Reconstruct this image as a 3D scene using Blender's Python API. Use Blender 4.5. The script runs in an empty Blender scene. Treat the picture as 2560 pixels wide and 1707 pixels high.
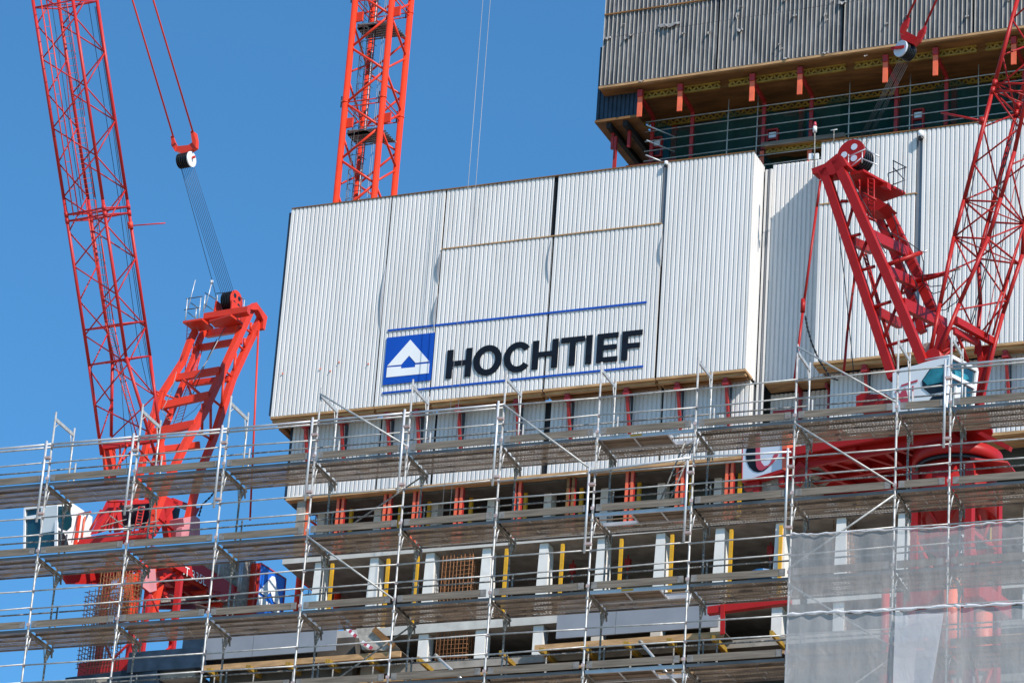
import bpy, math, random
from mathutils import Vector, Matrix, Euler
random.seed(7)
R=math.radians
sc=bpy.context.scene
# ------------------------------------------------------------------ camera, sky, sun
CAMF=9106.27; CROT=(2.00052,-0.06592,0.35339); CLOC=Vector((43.38504,-76.35811,-28.95867))
cam_d=bpy.data.cameras.new('camera'); cam=bpy.data.objects.new('camera',cam_d); sc.collection.objects.link(cam)
cam.location=CLOC; cam.rotation_euler=CROT; cam_d.sensor_width=36; cam_d.lens=CAMF/2560*36; cam_d.clip_end=3000; cam_d.clip_start=1
sc.camera=cam
SUN=Vector((1.76,-1.0,1.78)).normalized()
SUN_EL=math.asin(SUN.z); SUN_AZ=math.atan2(SUN.x,SUN.y)
w=bpy.data.worlds.new('World'); sc.world=w; w.use_nodes=True
nt=w.node_tree; bg=nt.nodes['Background']; sky=nt.nodes.new('ShaderNodeTexSky')
sky.sky_type='NISHITA'; sky.sun_disc=False; sky.sun_elevation=SUN_EL; sky.sun_rotation=SUN_AZ
sky.air_density=1.0; sky.dust_density=0.0; sky.ozone_density=6.0; sky.altitude=0
tint=nt.nodes.new('ShaderNodeMix'); tint.data_type='RGBA'; tint.blend_type='MULTIPLY'; tint.inputs[0].default_value=1; tint.inputs[7].default_value=(.56,1.0,1.10,1)
nt.links.new(sky.outputs[0],tint.inputs[6]); nt.links.new(tint.outputs[2],bg.inputs[0]); bg.inputs[1].default_value=0.135
sl=bpy.data.lights.new('sun','SUN'); so=bpy.data.objects.new('sun',sl); sc.collection.objects.link(so)
sl.energy=5.0; sl.angle=R(0.53); sl.color=(1.0,0.93,0.84)
so.rotation_euler=SUN.to_track_quat('Z','Y').to_euler()
sc.view_settings.view_transform='Standard'; sc.view_settings.look='None'; sc.view_settings.gamma=1
sc.view_settings.exposure=0.25
# ------------------------------------------------------------------ materials
def nodes(name):
    m=bpy.data.materials.new(name); m.use_nodes=True; t=m.node_tree; return m,t,t.nodes['Principled BSDF'],t.links
def mat(name,col,rough=.5,metal=0,var=.15,scale=3,spec=.5,stretch=(1,1,1),bump=0,dirt=None,dscale=.6,damt=.5,bscale=None):
    m,t,b,L=nodes(name)
    tc=t.nodes.new('ShaderNodeTexCoord'); mp=t.nodes.new('ShaderNodeMapping'); mp.inputs['Scale'].default_value=stretch
    L.new(tc.outputs['Object'],mp.inputs[0])
    n=t.nodes.new('ShaderNodeTexNoise'); n.inputs['Scale'].default_value=scale; n.inputs['Detail'].default_value=6; L.new(mp.outputs[0],n.inputs['Vector'])
    r=t.nodes.new('ShaderNodeValToRGB'); r.color_ramp.elements[0].position=.3; r.color_ramp.elements[1].position=.7
    r.color_ramp.elements[0].color=[c*(1-var) for c in col]+[1]; r.color_ramp.elements[1].color=[min(1,c*(1+var)) for c in col]+[1]
    L.new(n.outputs[0],r.inputs[0]); out=r.outputs[0]
    if dirt:
        n2=t.nodes.new('ShaderNodeTexNoise'); n2.inputs['Scale'].default_value=dscale; n2.inputs['Detail'].default_value=8; n2.inputs['Roughness'].default_value=.7; L.new(mp.outputs[0],n2.inputs['Vector'])
        r2=t.nodes.new('ShaderNodeValToRGB'); r2.color_ramp.elements[0].position=.52; r2.color_ramp.elements[1].position=.68
        r2.color_ramp.elements[0].color=(0,0,0,1); r2.color_ramp.elements[1].color=(damt,damt,damt,1); L.new(n2.outputs[0],r2.inputs[0])
        mx=t.nodes.new('ShaderNodeMix'); mx.data_type='RGBA'; L.new(r2.outputs[0],mx.inputs[0]); L.new(out,mx.inputs[6]); mx.inputs[7].default_value=list(dirt)+[1]; out=mx.outputs[2]
    L.new(out,b.inputs['Base Color']); b.inputs['Roughness'].default_value=rough; b.inputs['Metallic'].default_value=metal
    b.inputs['Specular IOR Level'].default_value=spec
    if bump:
        bp=t.nodes.new('ShaderNodeBump'); bp.inputs['Strength'].default_value=bump; bp.inputs['Distance'].default_value=.02
        n3=t.nodes.new('ShaderNodeTexNoise'); n3.inputs['Scale'].default_value=bscale or scale*3; n3.inputs['Detail'].default_value=5; L.new(mp.outputs[0],n3.inputs['Vector'])
        L.new(n3.outputs[0],bp.inputs['Height']); L.new(bp.outputs[0],b.inputs['Normal'])
    return m
def holes_mat(name,col,dark,period,frac,fw,lo,hi,alpha):
    """sheet metal with rows of slanted slots along x; lo/hi give the part of each plank width that is slotted"""
    m,t,b,L=nodes(name)
    N=t.nodes.new; tc=N('ShaderNodeTexCoord'); s=N('ShaderNodeSeparateXYZ'); L.new(tc.outputs['Object'],s.inputs[0])
    def mth(op,a,bb=None,c=None):
        n=N('ShaderNodeMath'); n.operation=op
        for i,v in enumerate((a,bb,c)):
            if v is None: continue
            if isinstance(v,(int,float)): n.inputs[i].default_value=v
            else: L.new(v,n.inputs[i])
        return n.outputs[0]
    x,y=s.outputs[0],s.outputs[1]
    fy=mth('FRACT',mth('DIVIDE',y,fw))
    sl_=mth('FRACT',mth('DIVIDE',mth('ADD',x,mth('MULTIPLY',y,-.9)),period))
    slot=mth('LESS_THAN',sl_,frac)
    bandA=mth('MULTIPLY',mth('GREATER_THAN',fy,lo),mth('LESS_THAN',fy,lo+.16))
    a=mth('MULTIPLY',slot,bandA)
    sx=mth('LESS_THAN',mth('FRACT',mth('DIVIDE',x,.062)),.5); sy=mth('LESS_THAN',mth('FRACT',mth('DIVIDE',y,.05)),.5)
    bandB=mth('MULTIPLY',mth('GREATER_THAN',fy,lo+.3),mth('LESS_THAN',fy,hi))
    nz=N('ShaderNodeTexNoise'); nz.inputs['Scale'].default_value=2.2; nz.inputs['Detail'].default_value=3; L.new(tc.outputs['Object'],nz.inputs['Vector'])
    bb=mth('MULTIPLY',mth('MULTIPLY',sx,sy),mth('MULTIPLY',bandB,mth('GREATER_THAN',nz.outputs[0],.42)))
    mask=mth('MULTIPLY',mth('MAXIMUM',a,bb),alpha)
    n2=N('ShaderNodeTexNoise'); n2.inputs['Scale'].default_value=5; n2.inputs['Detail'].default_value=8; n2.inputs['Roughness'].default_value=.75
    mp=N('ShaderNodeMapping'); mp.inputs['Scale'].default_value=(.5,3,1); L.new(tc.outputs['Object'],mp.inputs[0]); L.new(mp.outputs[0],n2.inputs['Vector'])
    r=N('ShaderNodeValToRGB'); r.color_ramp.elements[0].position=.35; r.color_ramp.elements[1].position=.66
    r.color_ramp.elements[0].color=list(dark)+[1]; r.color_ramp.elements[1].color=list(col)+[1]; L.new(n2.outputs[0],r.inputs[0]); L.new(r.outputs[0],b.inputs['Base Color'])
    b.inputs['Roughness'].default_value=.7; b.inputs['Metallic'].default_value=0
    tr=N('ShaderNodeBsdfTransparent'); ms=N('ShaderNodeMixShader'); L.new(mask,ms.inputs[0]); L.new(b.outputs[0],ms.inputs[1]); L.new(tr.outputs[0],ms.inputs[2])
    L.new(ms.outputs[0],t.nodes['Material Output'].inputs[0]); return m
def net_mat(name,col,tr,trans=.4,scale=(1,1,1)):
    m,t,b,L=nodes(name); N=t.nodes.new
    t.nodes.remove(b)
    tc=N('ShaderNodeTexCoord'); mp=N('ShaderNodeMapping'); mp.inputs['Scale'].default_value=scale; L.new(tc.outputs['Object'],mp.inputs[0])
    n=N('ShaderNodeTexNoise'); n.inputs['Scale'].default_value=1.0; n.inputs['Detail'].default_value=9; n.inputs['Roughness'].default_value=.65; L.new(mp.outputs[0],n.inputs['Vector'])
    mr=N('ShaderNodeMapRange'); mr.inputs[1].default_value=.3; mr.inputs[2].default_value=.7; mr.inputs[3].default_value=min(1,tr+.06); mr.inputs[4].default_value=tr-.08; L.new(n.outputs[0],mr.inputs[0])
    bn=N('ShaderNodeBump'); bn.inputs['Strength'].default_value=.5; bn.inputs['Distance'].default_value=.05; n5=N('ShaderNodeTexNoise'); n5.inputs['Scale'].default_value=1.1; n5.inputs['Detail'].default_value=8; n5.inputs['Distortion'].default_value=.6
    mp2=N('ShaderNodeMapping'); mp2.inputs['Scale'].default_value=(2.6,1,1.6); L.new(tc.outputs['Object'],mp2.inputs[0]); L.new(mp2.outputs[0],n5.inputs['Vector']); L.new(n5.outputs[0],bn.inputs['Height'])
    d=N('ShaderNodeBsdfDiffuse'); L.new(bn.outputs[0],d.inputs['Normal']); d.inputs[0].default_value=list(col)+[1]; tl=N('ShaderNodeBsdfTranslucent'); tl.inputs[0].default_value=list(col)+[1]
    m1=N('ShaderNodeMixShader'); m1.inputs[0].default_value=trans; L.new(d.outputs[0],m1.inputs[1]); L.new(tl.outputs[0],m1.inputs[2])
    tp=N('ShaderNodeBsdfTransparent'); m2=N('ShaderNodeMixShader'); L.new(mr.outputs[0],m2.inputs[0]); L.new(m1.outputs[0],m2.inputs[1]); L.new(tp.outputs[0],m2.inputs[2])
    L.new(m2.outputs[0],t.nodes['Material Output'].inputs[0]); return m
M={}
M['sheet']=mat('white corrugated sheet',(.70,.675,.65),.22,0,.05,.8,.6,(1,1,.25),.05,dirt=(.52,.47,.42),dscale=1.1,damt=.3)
M['sheetlow']=mat('white corrugated sheet shaded tier',(.65,.63,.61),.25,0,.05,1.2,.6,(1,1,.3),.05,dirt=(.5,.5,.5),dscale=1.2,damt=.2)  # darker copy of the white sheet, the tier's shade put into its colour
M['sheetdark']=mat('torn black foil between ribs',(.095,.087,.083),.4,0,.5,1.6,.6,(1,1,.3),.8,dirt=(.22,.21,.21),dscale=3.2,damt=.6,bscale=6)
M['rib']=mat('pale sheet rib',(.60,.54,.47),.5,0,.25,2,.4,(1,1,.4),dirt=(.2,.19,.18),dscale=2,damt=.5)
M['dksheet']=mat('dark blue side sheet',(.018,.03,.05),.4,0,.4,2)
M['gap']=mat('black joint gap',(.006,.007,.01),.8)
M['galvseam']=mat('grey joint sheet',(.17,.18,.20),.45,.2,.3,2,.5,(1,1,.2))
M['timber']=mat('fresh formwork timber',(.42,.25,.12),.7,0,.35,2,.3,(.6,3,3),.1)
M['timberdk']=mat('weathered formwork ply',(.20,.095,.032),.65,0,.4,1.2,.3,(.5,2,2),.15,dirt=(.08,.045,.02),dscale=1,damt=.6)
M['yellow']=mat('yellow painted steel',(.62,.33,.015),.45,0,.15,3)
M['yeldull']=mat('yellow lacquered beam',(.30,.18,.025),.5,0,.3,3)
M['orange']=mat('orange red primer steel',(.78,.14,.06),.5,0,.15,2,dirt=(.35,.1,.06),dscale=3,damt=.4)
M['redsteel']=mat('dark red bracket steel',(.34,.02,.018),.45,0,.2,3)
M['craneL']=mat('sunlit red crane paint',(.66,.048,.022),.42,0,.10,1.5,.3,dirt=(.30,.025,.02),dscale=1.5,damt=.35)  # crane red made brighter, stronger sunlight is put into the colour
M['craneJ']=mat('crimson boom red',(.47,.022,.022),.42,0,.10,1.5,.3,dirt=(.25,.015,.02),dscale=1.5,damt=.35)  # deeper red for the boom and the parts round its base
M['pink']=mat('faded pink housing',(.58,.22,.24),.6,0,.1,2)
M['craneM']=mat('sunlit orange red of the mast',(.70,.045,.015),.42,0,.10,1.5,.3)  # sunlight is put into this brighter red as well
M['craneR']=mat('dimmer lit crane red',(.36,.013,.011),.42,0,.12,1.5,.25,dirt=(.2,.01,.012),dscale=1.5,damt=.4)  # crane red made darker, weaker sunlight is put into the colour
M['galv']=mat('galvanised scaffold tube',(.44,.435,.42),.5,.3,.25,6,.5,(1,1,1),0,dirt=(.24,.22,.20),dscale=5,damt=.7)
M['plate']=mat('dull steel end plate',(.21,.195,.18),.6,.2,.3,9)
M['cblue']=mat('bright blue sign face',(.008,.12,.60),.4,0,.04,1)
M['galvB']=mat('bright galvanised tube',(.56,.565,.58),.42,.4,.12,4)
M['galvD']=mat('cement spattered tube',(.19,.18,.165),.7,.0,.5,14,.4,(1,1,1),0,dirt=(.62,.60,.57),dscale=16,damt=.9)
M['coupler']=mat('pinkish painted coupler',(.50,.37,.34),.5,.3,.3,8)
M['deck']=holes_mat('perforated steel plank',(.60,.495,.39),(.20,.155,.115),.085,.5,.32,.10,.93,.95)
M['flange']=mat('plank side flange',(.20,.165,.135),.7,0,.4,4,.4,(.4,1,1),dirt=(.05,.045,.04),dscale=3,damt=.5)
M['flangeL']=mat('outer plank side flange',(.19,.19,.20),.6,.1,.3,3,.4,(.4,1,1))
M['toe']=mat('weathered grey toe board',(.175,.148,.12),.8,0,.35,3.5,.2,(.35,4,5),.15,dirt=(.12,.10,.08),dscale=1.6,damt=.5)
M['ply']=mat('hatch plywood underside',(.23,.17,.12),.7,0,.35,3,.3,(.4,2,1),dirt=(.08,.06,.05),dscale=2,damt=.6)
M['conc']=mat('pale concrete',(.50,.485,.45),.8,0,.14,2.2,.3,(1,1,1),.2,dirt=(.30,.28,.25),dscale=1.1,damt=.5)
M['colw']=mat('white concrete column',(.70,.685,.65),.75,0,.08,2.2,.3,(1,1,1),.15,dirt=(.5,.47,.42),dscale=1.1,damt=.35)
M['concdk']=mat('concrete darkened for shade',(.085,.075,.065),.85,0,.3,1.5,.3)  # darkness of interiors and undersides put into the base colour
M['foil']=mat('torn foil scrap',(.24,.235,.23),.5,0,.4,4)
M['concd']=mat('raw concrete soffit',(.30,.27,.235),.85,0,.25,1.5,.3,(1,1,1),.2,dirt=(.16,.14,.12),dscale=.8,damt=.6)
M['concblk']=mat('counterweight concrete',(.36,.33,.29),.85,0,.3,6,.3,(1,1,1),.4,dirt=(.20,.18,.16),dscale=2.5,damt=.6)
M['precast']=mat('facade panel greyed for shade',(.235,.245,.27),.35,0,.08,1,.5)  # shade on the panels is put into this darker grey
M['glass']=mat('teal cab glass',(.008,.045,.065),.06,0,.3,1.5,.8)
M['glassR']=mat('cab side glass with sunshade',(.03,.20,.24),.12,0,.4,3,.8,(1,1,1),.3)
M['cabw']=mat('white cab paint',(.74,.75,.76),.3,0,.05,1)
M['black']=mat('black rubber',(.008,.01,.014),.4,0,.2,4)
M['navy']=mat('dark navy sign letter',(.004,.007,.014),.6,0,.3,3,.2)
M['blue']=mat('blue sign panel',(.005,.065,.40),.35,0,.05,1)
M['white']=mat('white sign panel',(.80,.80,.80),.4,0,.03,1)
M['pale']=mat('pale grey sign panel',(.60,.64,.72),.4,0,.03,1)
M['redsign']=mat('red sign mark',(.45,.05,.08),.4,0,.05,1)
M['rope']=mat('steel wire rope',(.035,.036,.04),.5,.4,.3,20)
M['ropeL']=mat('pale steel wire rope',(.30,.30,.31),.5,.3,.2,20)
M['rust']=mat('rusty rebar',(.23,.095,.035),.85,0,.4,8)
M['rustd']=mat('dark rusty rebar',(.075,.03,.02),.85,0,.4,8)
M['teal']=net_mat('green safety netting',(.012,.085,.072),.45,.3)
M['dusk']=mat('shaded concrete core',(.075,.085,.08),.85,0,.45,.5,.3,(1.4,1,.25),.1)  # shade behind the gallery is put into this near-black concrete colour
M['bluefoil']=mat('blue foil',(.02,.13,.30),.4,0,.3,3)
M['net']=net_mat('white debris netting',(.60,.59,.59),.54,.35,(7,1,1.5))
M['netlow']=net_mat('denser white debris netting',(.58,.57,.57),.36,.35,(7,1,1.5))
M['net2']=net_mat('double white debris netting',(.66,.66,.69),.30,.35,(1,1,.3))
M['hem']=net_mat('folded net hem',(.80,.80,.82),.12,.3,(3,1,3))
M['ground']=mat('distant asphalt and paving',(.30,.26,.215),.9,0,.25,.05,.2)
M['metal']=mat('grey steel grating',(.22,.225,.23),.5,.4,.3,6)
M['ladder']=mat('galvanised ladder',(.10,.105,.115),.45,.5,.3,8)
M['poly']=net_mat('pale blue plastic wrap',(.40,.62,.78),.15,.2)
# ------------------------------------------------------------------ mesh builder
class MB:
    def __init__(s): s.v=[]; s.f=[]; s.m=[]; s.sm=[]; s.mats=[]
    def mi(s,m):
        if m not in s.mats: s.mats.append(m)
        return s.mats.index(m)
    def face(s,pts,m,sm=False):
        n=len(s.v); s.v+= [Vector(p) for p in pts]; s.f.append(tuple(range(n,n+len(pts)))); s.m.append(s.mi(m)); s.sm.append(sm)
    def hexa(s,p,m):
        n=len(s.v); s.v+=[Vector(a) for a in p]
        for q in ((0,3,2,1),(4,5,6,7),(0,1,5,4),(1,2,6,5),(2,3,7,6),(3,0,4,7)):
            s.f.append(tuple(n+i for i in q)); s.m.append(s.mi(m)); s.sm.append(False)
        return s
    def box(s,F,u0,u1,w0,w1,z0,z1,m):
        P=F.P
        return s.hexa([P(u0,w0,z0),P(u1,w0,z0),P(u1,w1,z0),P(u0,w1,z0),P(u0,w0,z1),P(u1,w0,z1),P(u1,w1,z1),P(u0,w1,z1)],m)
    def beam(s,a,b,w_,h_,m,up=Vector((0,0,1))):
        a=Vector(a); b=Vector(b); d=(b-a)
        if d.length<1e-6: return s
        d.normalize(); x=d.cross(up)
        if x.length<1e-3: x=d.cross(Vector((0,1,0)))
        x.normalize(); y=x.cross(d).normalized(); x=x*w_/2; y=y*h_/2
        return s.hexa([a-x-y,a+x-y,b+x-y,b-x-y,a-x+y,a+x+y,b+x+y,b-x+y],m)
    def tube(s,a,b,r,m,n=8,r2=None,cap=True):
        a=Vector(a); b=Vector(b); d=b-a
        if d.length<1e-6: return s
        d.normalize(); x=d.orthogonal().normalized(); y=d.cross(x); r2=r if r2 is None else r2
        k=len(s.v); mi=s.mi(m)
        for i in range(n):
            t=2*math.pi*i/n; o=x*math.cos(t)+y*math.sin(t); s.v.append(a+o*r); s.v.append(b+o*r2)
        for i in range(n):
            j=(i+1)%n; s.f.append((k+2*i,k+2*j,k+2*j+1,k+2*i+1)); s.m.append(mi); s.sm.append(True)
        if cap:
            s.f.append(tuple(k+2*i for i in reversed(range(n)))); s.m.append(mi); s.sm.append(False)
            s.f.append(tuple(k+2*i+1 for i in range(n))); s.m.append(mi); s.sm.append(False)
        return s
    def path(s,pts,r,m,n=6):
        for a,b in zip(pts,pts[1:]): s.tube(a,b,r,m,n)
        return s
    def prism(s,pts,vec,m,m2=None):
        pts=[Vector(p) for p in pts]; vec=Vector(vec); n=len(pts)
        s.face(pts,m); s.face([p+vec for p in reversed(pts)],m)
        for i in range(n):
            j=(i+1)%n; s.face([pts[i],pts[i]+vec,pts[j]+vec,pts[j]],m2 or m)
        return s
    def build(s,name,parent=None,loc=None,**props):
        if not s.v: return None
        base=Vector(loc) if loc is not None else (parent_world(parent) if parent else Vector((sum(v.x for v in s.v)/len(s.v),sum(v.y for v in s.v)/len(s.v),min(v.z for v in s.v))))
        me=bpy.data.meshes.new(name); me.from_pydata([tuple(v-base) for v in s.v],[],s.f)
        for mm in s.mats: me.materials.append(M[mm])
        me.polygons.foreach_set('material_index',s.m); me.polygons.foreach_set('use_smooth',s.sm); me.update()
        o=bpy.data.objects.new(name,me); sc.collection.objects.link(o)
        if parent: o.parent=parent; o.location=base-parent_world(parent)
        else: o.location=base
        for k,v in props.items(): o[k]=v
        return o
def parts(b,name,parent):
    f=list(range(len(b.v)))
    def fd(i):
        while f[i]!=i: f[i]=f[f[i]]; i=f[i]
        return i
    for q in b.f:
        for i in q[1:]: f[fd(i)]=fd(q[0])
    comp={}
    for k,q in enumerate(b.f): comp.setdefault(fd(q[0]),[]).append(k)
    for ks in comp.values():
        c=MB(); mp={}
        for k in ks:
            for i in b.f[k]:
                if i not in mp: mp[i]=len(c.v); c.v.append(b.v[i])
            c.f.append(tuple(mp[i] for i in b.f[k])); c.m.append(c.mi(b.mats[b.m[k]])); c.sm.append(b.sm[k])
        c.build(name,parent)
def parent_world(o):
    p=Vector((0,0,0))
    while o: p+=o.location; o=o.parent
    return p
def thing(name,loc,label,cat,group=None):
    o=bpy.data.objects.new(name,None); sc.collection.objects.link(o); o.location=loc; o.empty_display_size=.5
    o['label']=label; o['category']=cat
    if group: o['group']=group
    return o
# ------------------------------------------------------------------ frames: local axes u (right), w (away), z (up)
CM=Euler(CROT).to_matrix()
def ray(px,py): return CM@Vector(((px-1280)/CAMF,-(py-853.5)/CAMF,-1))
class Frame:
    def __init__(s,px,py,depth,yaw,o=None):
        s.y=R(yaw); s.u=Vector((math.cos(s.y),math.sin(s.y),0)); s.w=Vector((-math.sin(s.y),math.cos(s.y),0)); s.z=Vector((0,0,1))
        p=CLOC+ray(px,py)*depth if o is None else Vector(o); s.O=Vector((p.x,p.y,0))
    def P(s,u,w,z): return s.O+s.u*u+s.w*w+s.z*z
    def at(s,px,py,u=None,w=None,z=None):
        d=ray(px,py); n,v=(s.u,u) if u is not None else (s.w,w) if w is not None else (s.z,z)
        t=(v-(CLOC-s.O).dot(n))/d.dot(n); return CLOC+d*t
    def L(s,p): q=p-s.O; return q.dot(s.u),q.dot(s.w),q.z
    def tr(s,pts,**k): return [s.at(x,y,**k) for x,y in pts]
S=Frame(0,0,0,0,(0,0,0)); F=Frame(1250,950,160,-1.6); LC=Frame(330,1180,165,-8); RC=Frame(2300,950,125,-13); MC=Frame(920,400,190,-8)
# ------------------------------------------------------------------ ground
g=MB(); g.face([(-900,-900,-30.6),(900,-900,-30.6),(900,1200,-30.6),(-900,1200,-30.6)],'ground'); g.build('ground',kind='structure')

# ================================================================== protection screens on the tower
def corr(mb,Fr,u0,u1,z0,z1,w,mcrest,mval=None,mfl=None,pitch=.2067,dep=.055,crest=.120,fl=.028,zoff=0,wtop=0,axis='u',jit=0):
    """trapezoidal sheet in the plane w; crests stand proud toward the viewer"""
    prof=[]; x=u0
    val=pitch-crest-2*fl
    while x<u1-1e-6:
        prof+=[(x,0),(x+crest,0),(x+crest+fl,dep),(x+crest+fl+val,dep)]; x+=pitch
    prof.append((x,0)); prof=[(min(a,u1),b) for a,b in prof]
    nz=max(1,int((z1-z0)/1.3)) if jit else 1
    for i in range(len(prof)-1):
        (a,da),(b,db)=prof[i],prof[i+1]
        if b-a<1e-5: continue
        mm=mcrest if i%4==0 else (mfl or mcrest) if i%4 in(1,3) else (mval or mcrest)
        for k in range(nz):
            za=z0+(z1-z0)*k/nz; zb=z0+(z1-z0)*(k+1)/nz
            def q(u,d,z):
                o=jit*math.sin(u*1.7+z*.9)*math.sin(z*1.1+u*.3) if jit else 0
                return Fr.P(u,w+d+o+wtop*(z-z0)/(z1-z0),z) if axis=='u' else Fr.P(w+d+o,u,z)
            mb.face([q(a,da,za),q(b,db,za),q(b,db,zb),q(a,da,zb)],mm)
def lens(mb,u,z0,z1,wd,m,side=-1,w0=-.01,out=.07):
    n=10; L_=[]; 
    for i in range(n+1):
        t=i/n; z=z0+(z1-z0)*t; L_.append((u+side*wd*math.sin(math.pi*t)**1.3,z,out*math.sin(math.pi*t)))
    for i in range(n):
        mb.face([F.P(u,w0,z0+(z1-z0)*i/n),F.P(L_[i][0],w0-L_[i][2],L_[i][1]),F.P(L_[i+1][0],w0-L_[i+1][2],L_[i+1][1]),F.P(u,w0,z0+(z1-z0)*(i+1)/n)],m)
sc1=thing('protection_screen',F.P(0,.5,35.3),'large white corrugated climbing screen carrying the blue and black company lettering','protection screen')
T0,T1=35.34,45.79
def sheet(par,u0,u1,z0,z1,w=0,m='sheet',name='corrugated_sheet',**k):
    b=MB(); corr(b,F,u0,u1,z0,z1,w,m,**k); return b.build(name,par)
ZJ=42.79
sheet(sc1,-11.1,-6.05,T0,T1); sheet(sc1,-6.0,-3.38,T0,T1,.012); 
sheet(sc1,-3.30,2.06,T0,ZJ-.03,0); sheet(sc1,-3.30,1.93,ZJ+.03,T1,.02)
sheet(sc1,2.13,7.22,T0,ZJ-.03,.01); sheet(sc1,2.13,7.12,ZJ+.03,T1,.02); sheet(sc1,7.34,11.35,T0,T1,0)
b=MB(); b.box(F,-11.09,11.25,.10,.2,T0+.02,T1-.03,'gap'); b.build('backing_frame',sc1)
b=MB(); b.box(F,7.12,7.33,.075,.09,ZJ-1.6,T1-.02,'galvseam'); b.build('joint_sheet',sc1)
b=MB(); lens(b,-6.02,38.9,42.4,.10,'galvseam',-1); lens(b,-3.34,41.0,42.75,.12,'galvseam',-1); lens(b,-3.34,38.6,40.6,.11,'galvseam',-1)
lens(b,2.0,40.4,42.7,.08,'galvseam',-1); lens(b,7.28,40.6,42.3,.08,'galvseam',-1); parts(b,'warped_sheet_edge',sc1)
b=MB(); b.box(F,-3.34,7.2,-.03,.06,ZJ-.025,ZJ+.025,'timber'); b.build('timber_batten',sc1)
b=MB(); b.box(F,-11.1,11.36,-.03,.2,T1+.002,T1+.05,'timberdk'); b.build('top_rail',sc1)
b=MB()
for (u0,u1) in ((-11.12,-6.03),(-5.99,-3.36),(-3.31,2.0),(2.08,7.27),(7.33,11.38)):
    b.box(F,u0,u1,.0,.93,T0-.11,T0-.012,'timber')
    b.box(F,u0+.05,u1-.05,.14,.34,T0-.24,T0-.112,'timber'); b.box(F,u0+.15,u1-.1,.55,.75,T0-.24,T0-.112,'timberdk')
b.build('timber_sill',sc1)
b=MB(); 
corr(b,F,.03,1.5,T0,T1,11.35,'sheet',axis='w',dep=-.04); b.build('return_sheet',sc1)
b=MB(); b.box(F,-11.23,-11.12,.04,1.5,T0+.1,T1-.15,'dksheet'); b.build('side_sheet',sc1)
b=MB(); b.box(F,-11.1,-10.5,.9,4.0,T0-.2,T0-.05,'timber'); b.box(F,-10.95,-10.7,.6,4.0,T0-.4,T0-.202,'timberdk'); b.build('side_sill',sc1)
b=MB()
for px,py in ((848,906),(826,928),(801,922),(707,934),(921,910)):
    p=F.at(px,py,w=-.01); b.tube(p,p+F.w*-.05,.035,'orange',6)
b.build('fixing_bolt',sc1)

# sign
sg=thing('wall_sign',F.P(.5,-.02,35.9),'blue and white emblem with HOCHTIEF lettering between two blue stripes on the white screen','sign')
wf=-.035
b=MB(); b.box(F,-5.66,-3.33,wf,-.003,36.32,38.64,'blue'); b.build('emblem_panel',sg)
def poly(par,name,pts,m,w0,th=.012):
    b=MB(); b.prism([F.P(u,w0,z) for u,z in pts],F.w*th,m); return b.build(name,par)
ex=lambda x,y:(-5.66+2.33*x,36.32+2.32*y)
def E_(px,py): a=F.L(F.at(px,py,w=wf)); return (a[0],a[2])
def e(cx,cy): return E_(900+cx/5.2275,700+cy/5.2275)
poly(sg,'emblem_mark',[e(660,780),e(908,1064),e(727,1083),e(643,988),e(540,1106),e(357,1124)],'white',wf-.014)
poly(sg,'emblem_mark',[e(355,1142),e(538,1128),e(534,1155),e(720,1138),e(722,1107),e(908,1088),e(898,1217),e(343,1273)],'white',wf-.014)
for z in (39.0,35.93):
    b=MB(); b.box(F,-5.65,6.7,-.03,-.004,z-.045,z+.045,'blue'); b.build('stripe',sg)
# letters
def bar(b,u0,u1,z0,z1): b.box(F,u0,u1,-.045,-.006,z0,z1,'navy')
LB,LT=36.31,37.69; ST=.29
def ringl(b,cu,cz,ru,rz,st,a0=0,a1=360):
    n=int(abs(a1-a0)/9)
    for i in range(n):
        t=R(a0+(a1-a0)*i/n); t2=R(a0+(a1-a0)*(i+1)/n)
        po=[(cu+ru*math.cos(q),cz+rz*math.sin(q)) for q in(t,t2)]; pi=[(cu+(ru-st)*math.cos(q),cz+(rz-st*.9)*math.sin(q)) for q in(t2,t)]
        b.prism([F.P(x,-.045,z) for x,z in po+pi],F.w*.039,'navy')
def U(cx,cy,cr):   # pixel helper from the enlarged crop -> u
    ox,oy,s=cr; return F.L(F.at(ox+cx/s,oy+cy/s,w=0))[0]
def letter(fn): b=MB(); fn(b); b.build('letter',sg)
def lH(u0,u1):
    def f(b): bar(b,u0,u0+ST,LB,LT); bar(b,u1-ST,u1,LB,LT); bar(b,u0+ST,u1-ST,(LB+LT)/2-.11,(LB+LT)/2+.13)
    return f
letter(lH(-2.62,-1.42))
letter(lambda b: ringl(b,-.66,37.0,.68,.73,.31))
letter(lambda b: (ringl(b,.79,37.0,.67,.73,.31,38,322)))
letter(lH(1.47,2.68))
letter(lambda b:(bar(b,2.80,3.92,LT-.25,LT),bar(b,3.22,3.50,LB,LT-.25)))
letter(lambda b: bar(b,3.99,4.27,LB,LT))
letter(lambda b:(bar(b,4.50,4.78,LB,LT),bar(b,4.78,5.48,LT-.24,LT),bar(b,4.78,5.42,36.90,37.13),bar(b,4.78,5.48,LB,LB+.24)))
letter(lambda b:(bar(b,5.66,5.94,LB,LT),bar(b,5.94,6.60,LT-.24,LT),bar(b,5.94,6.50,36.86,37.09)))

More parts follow.
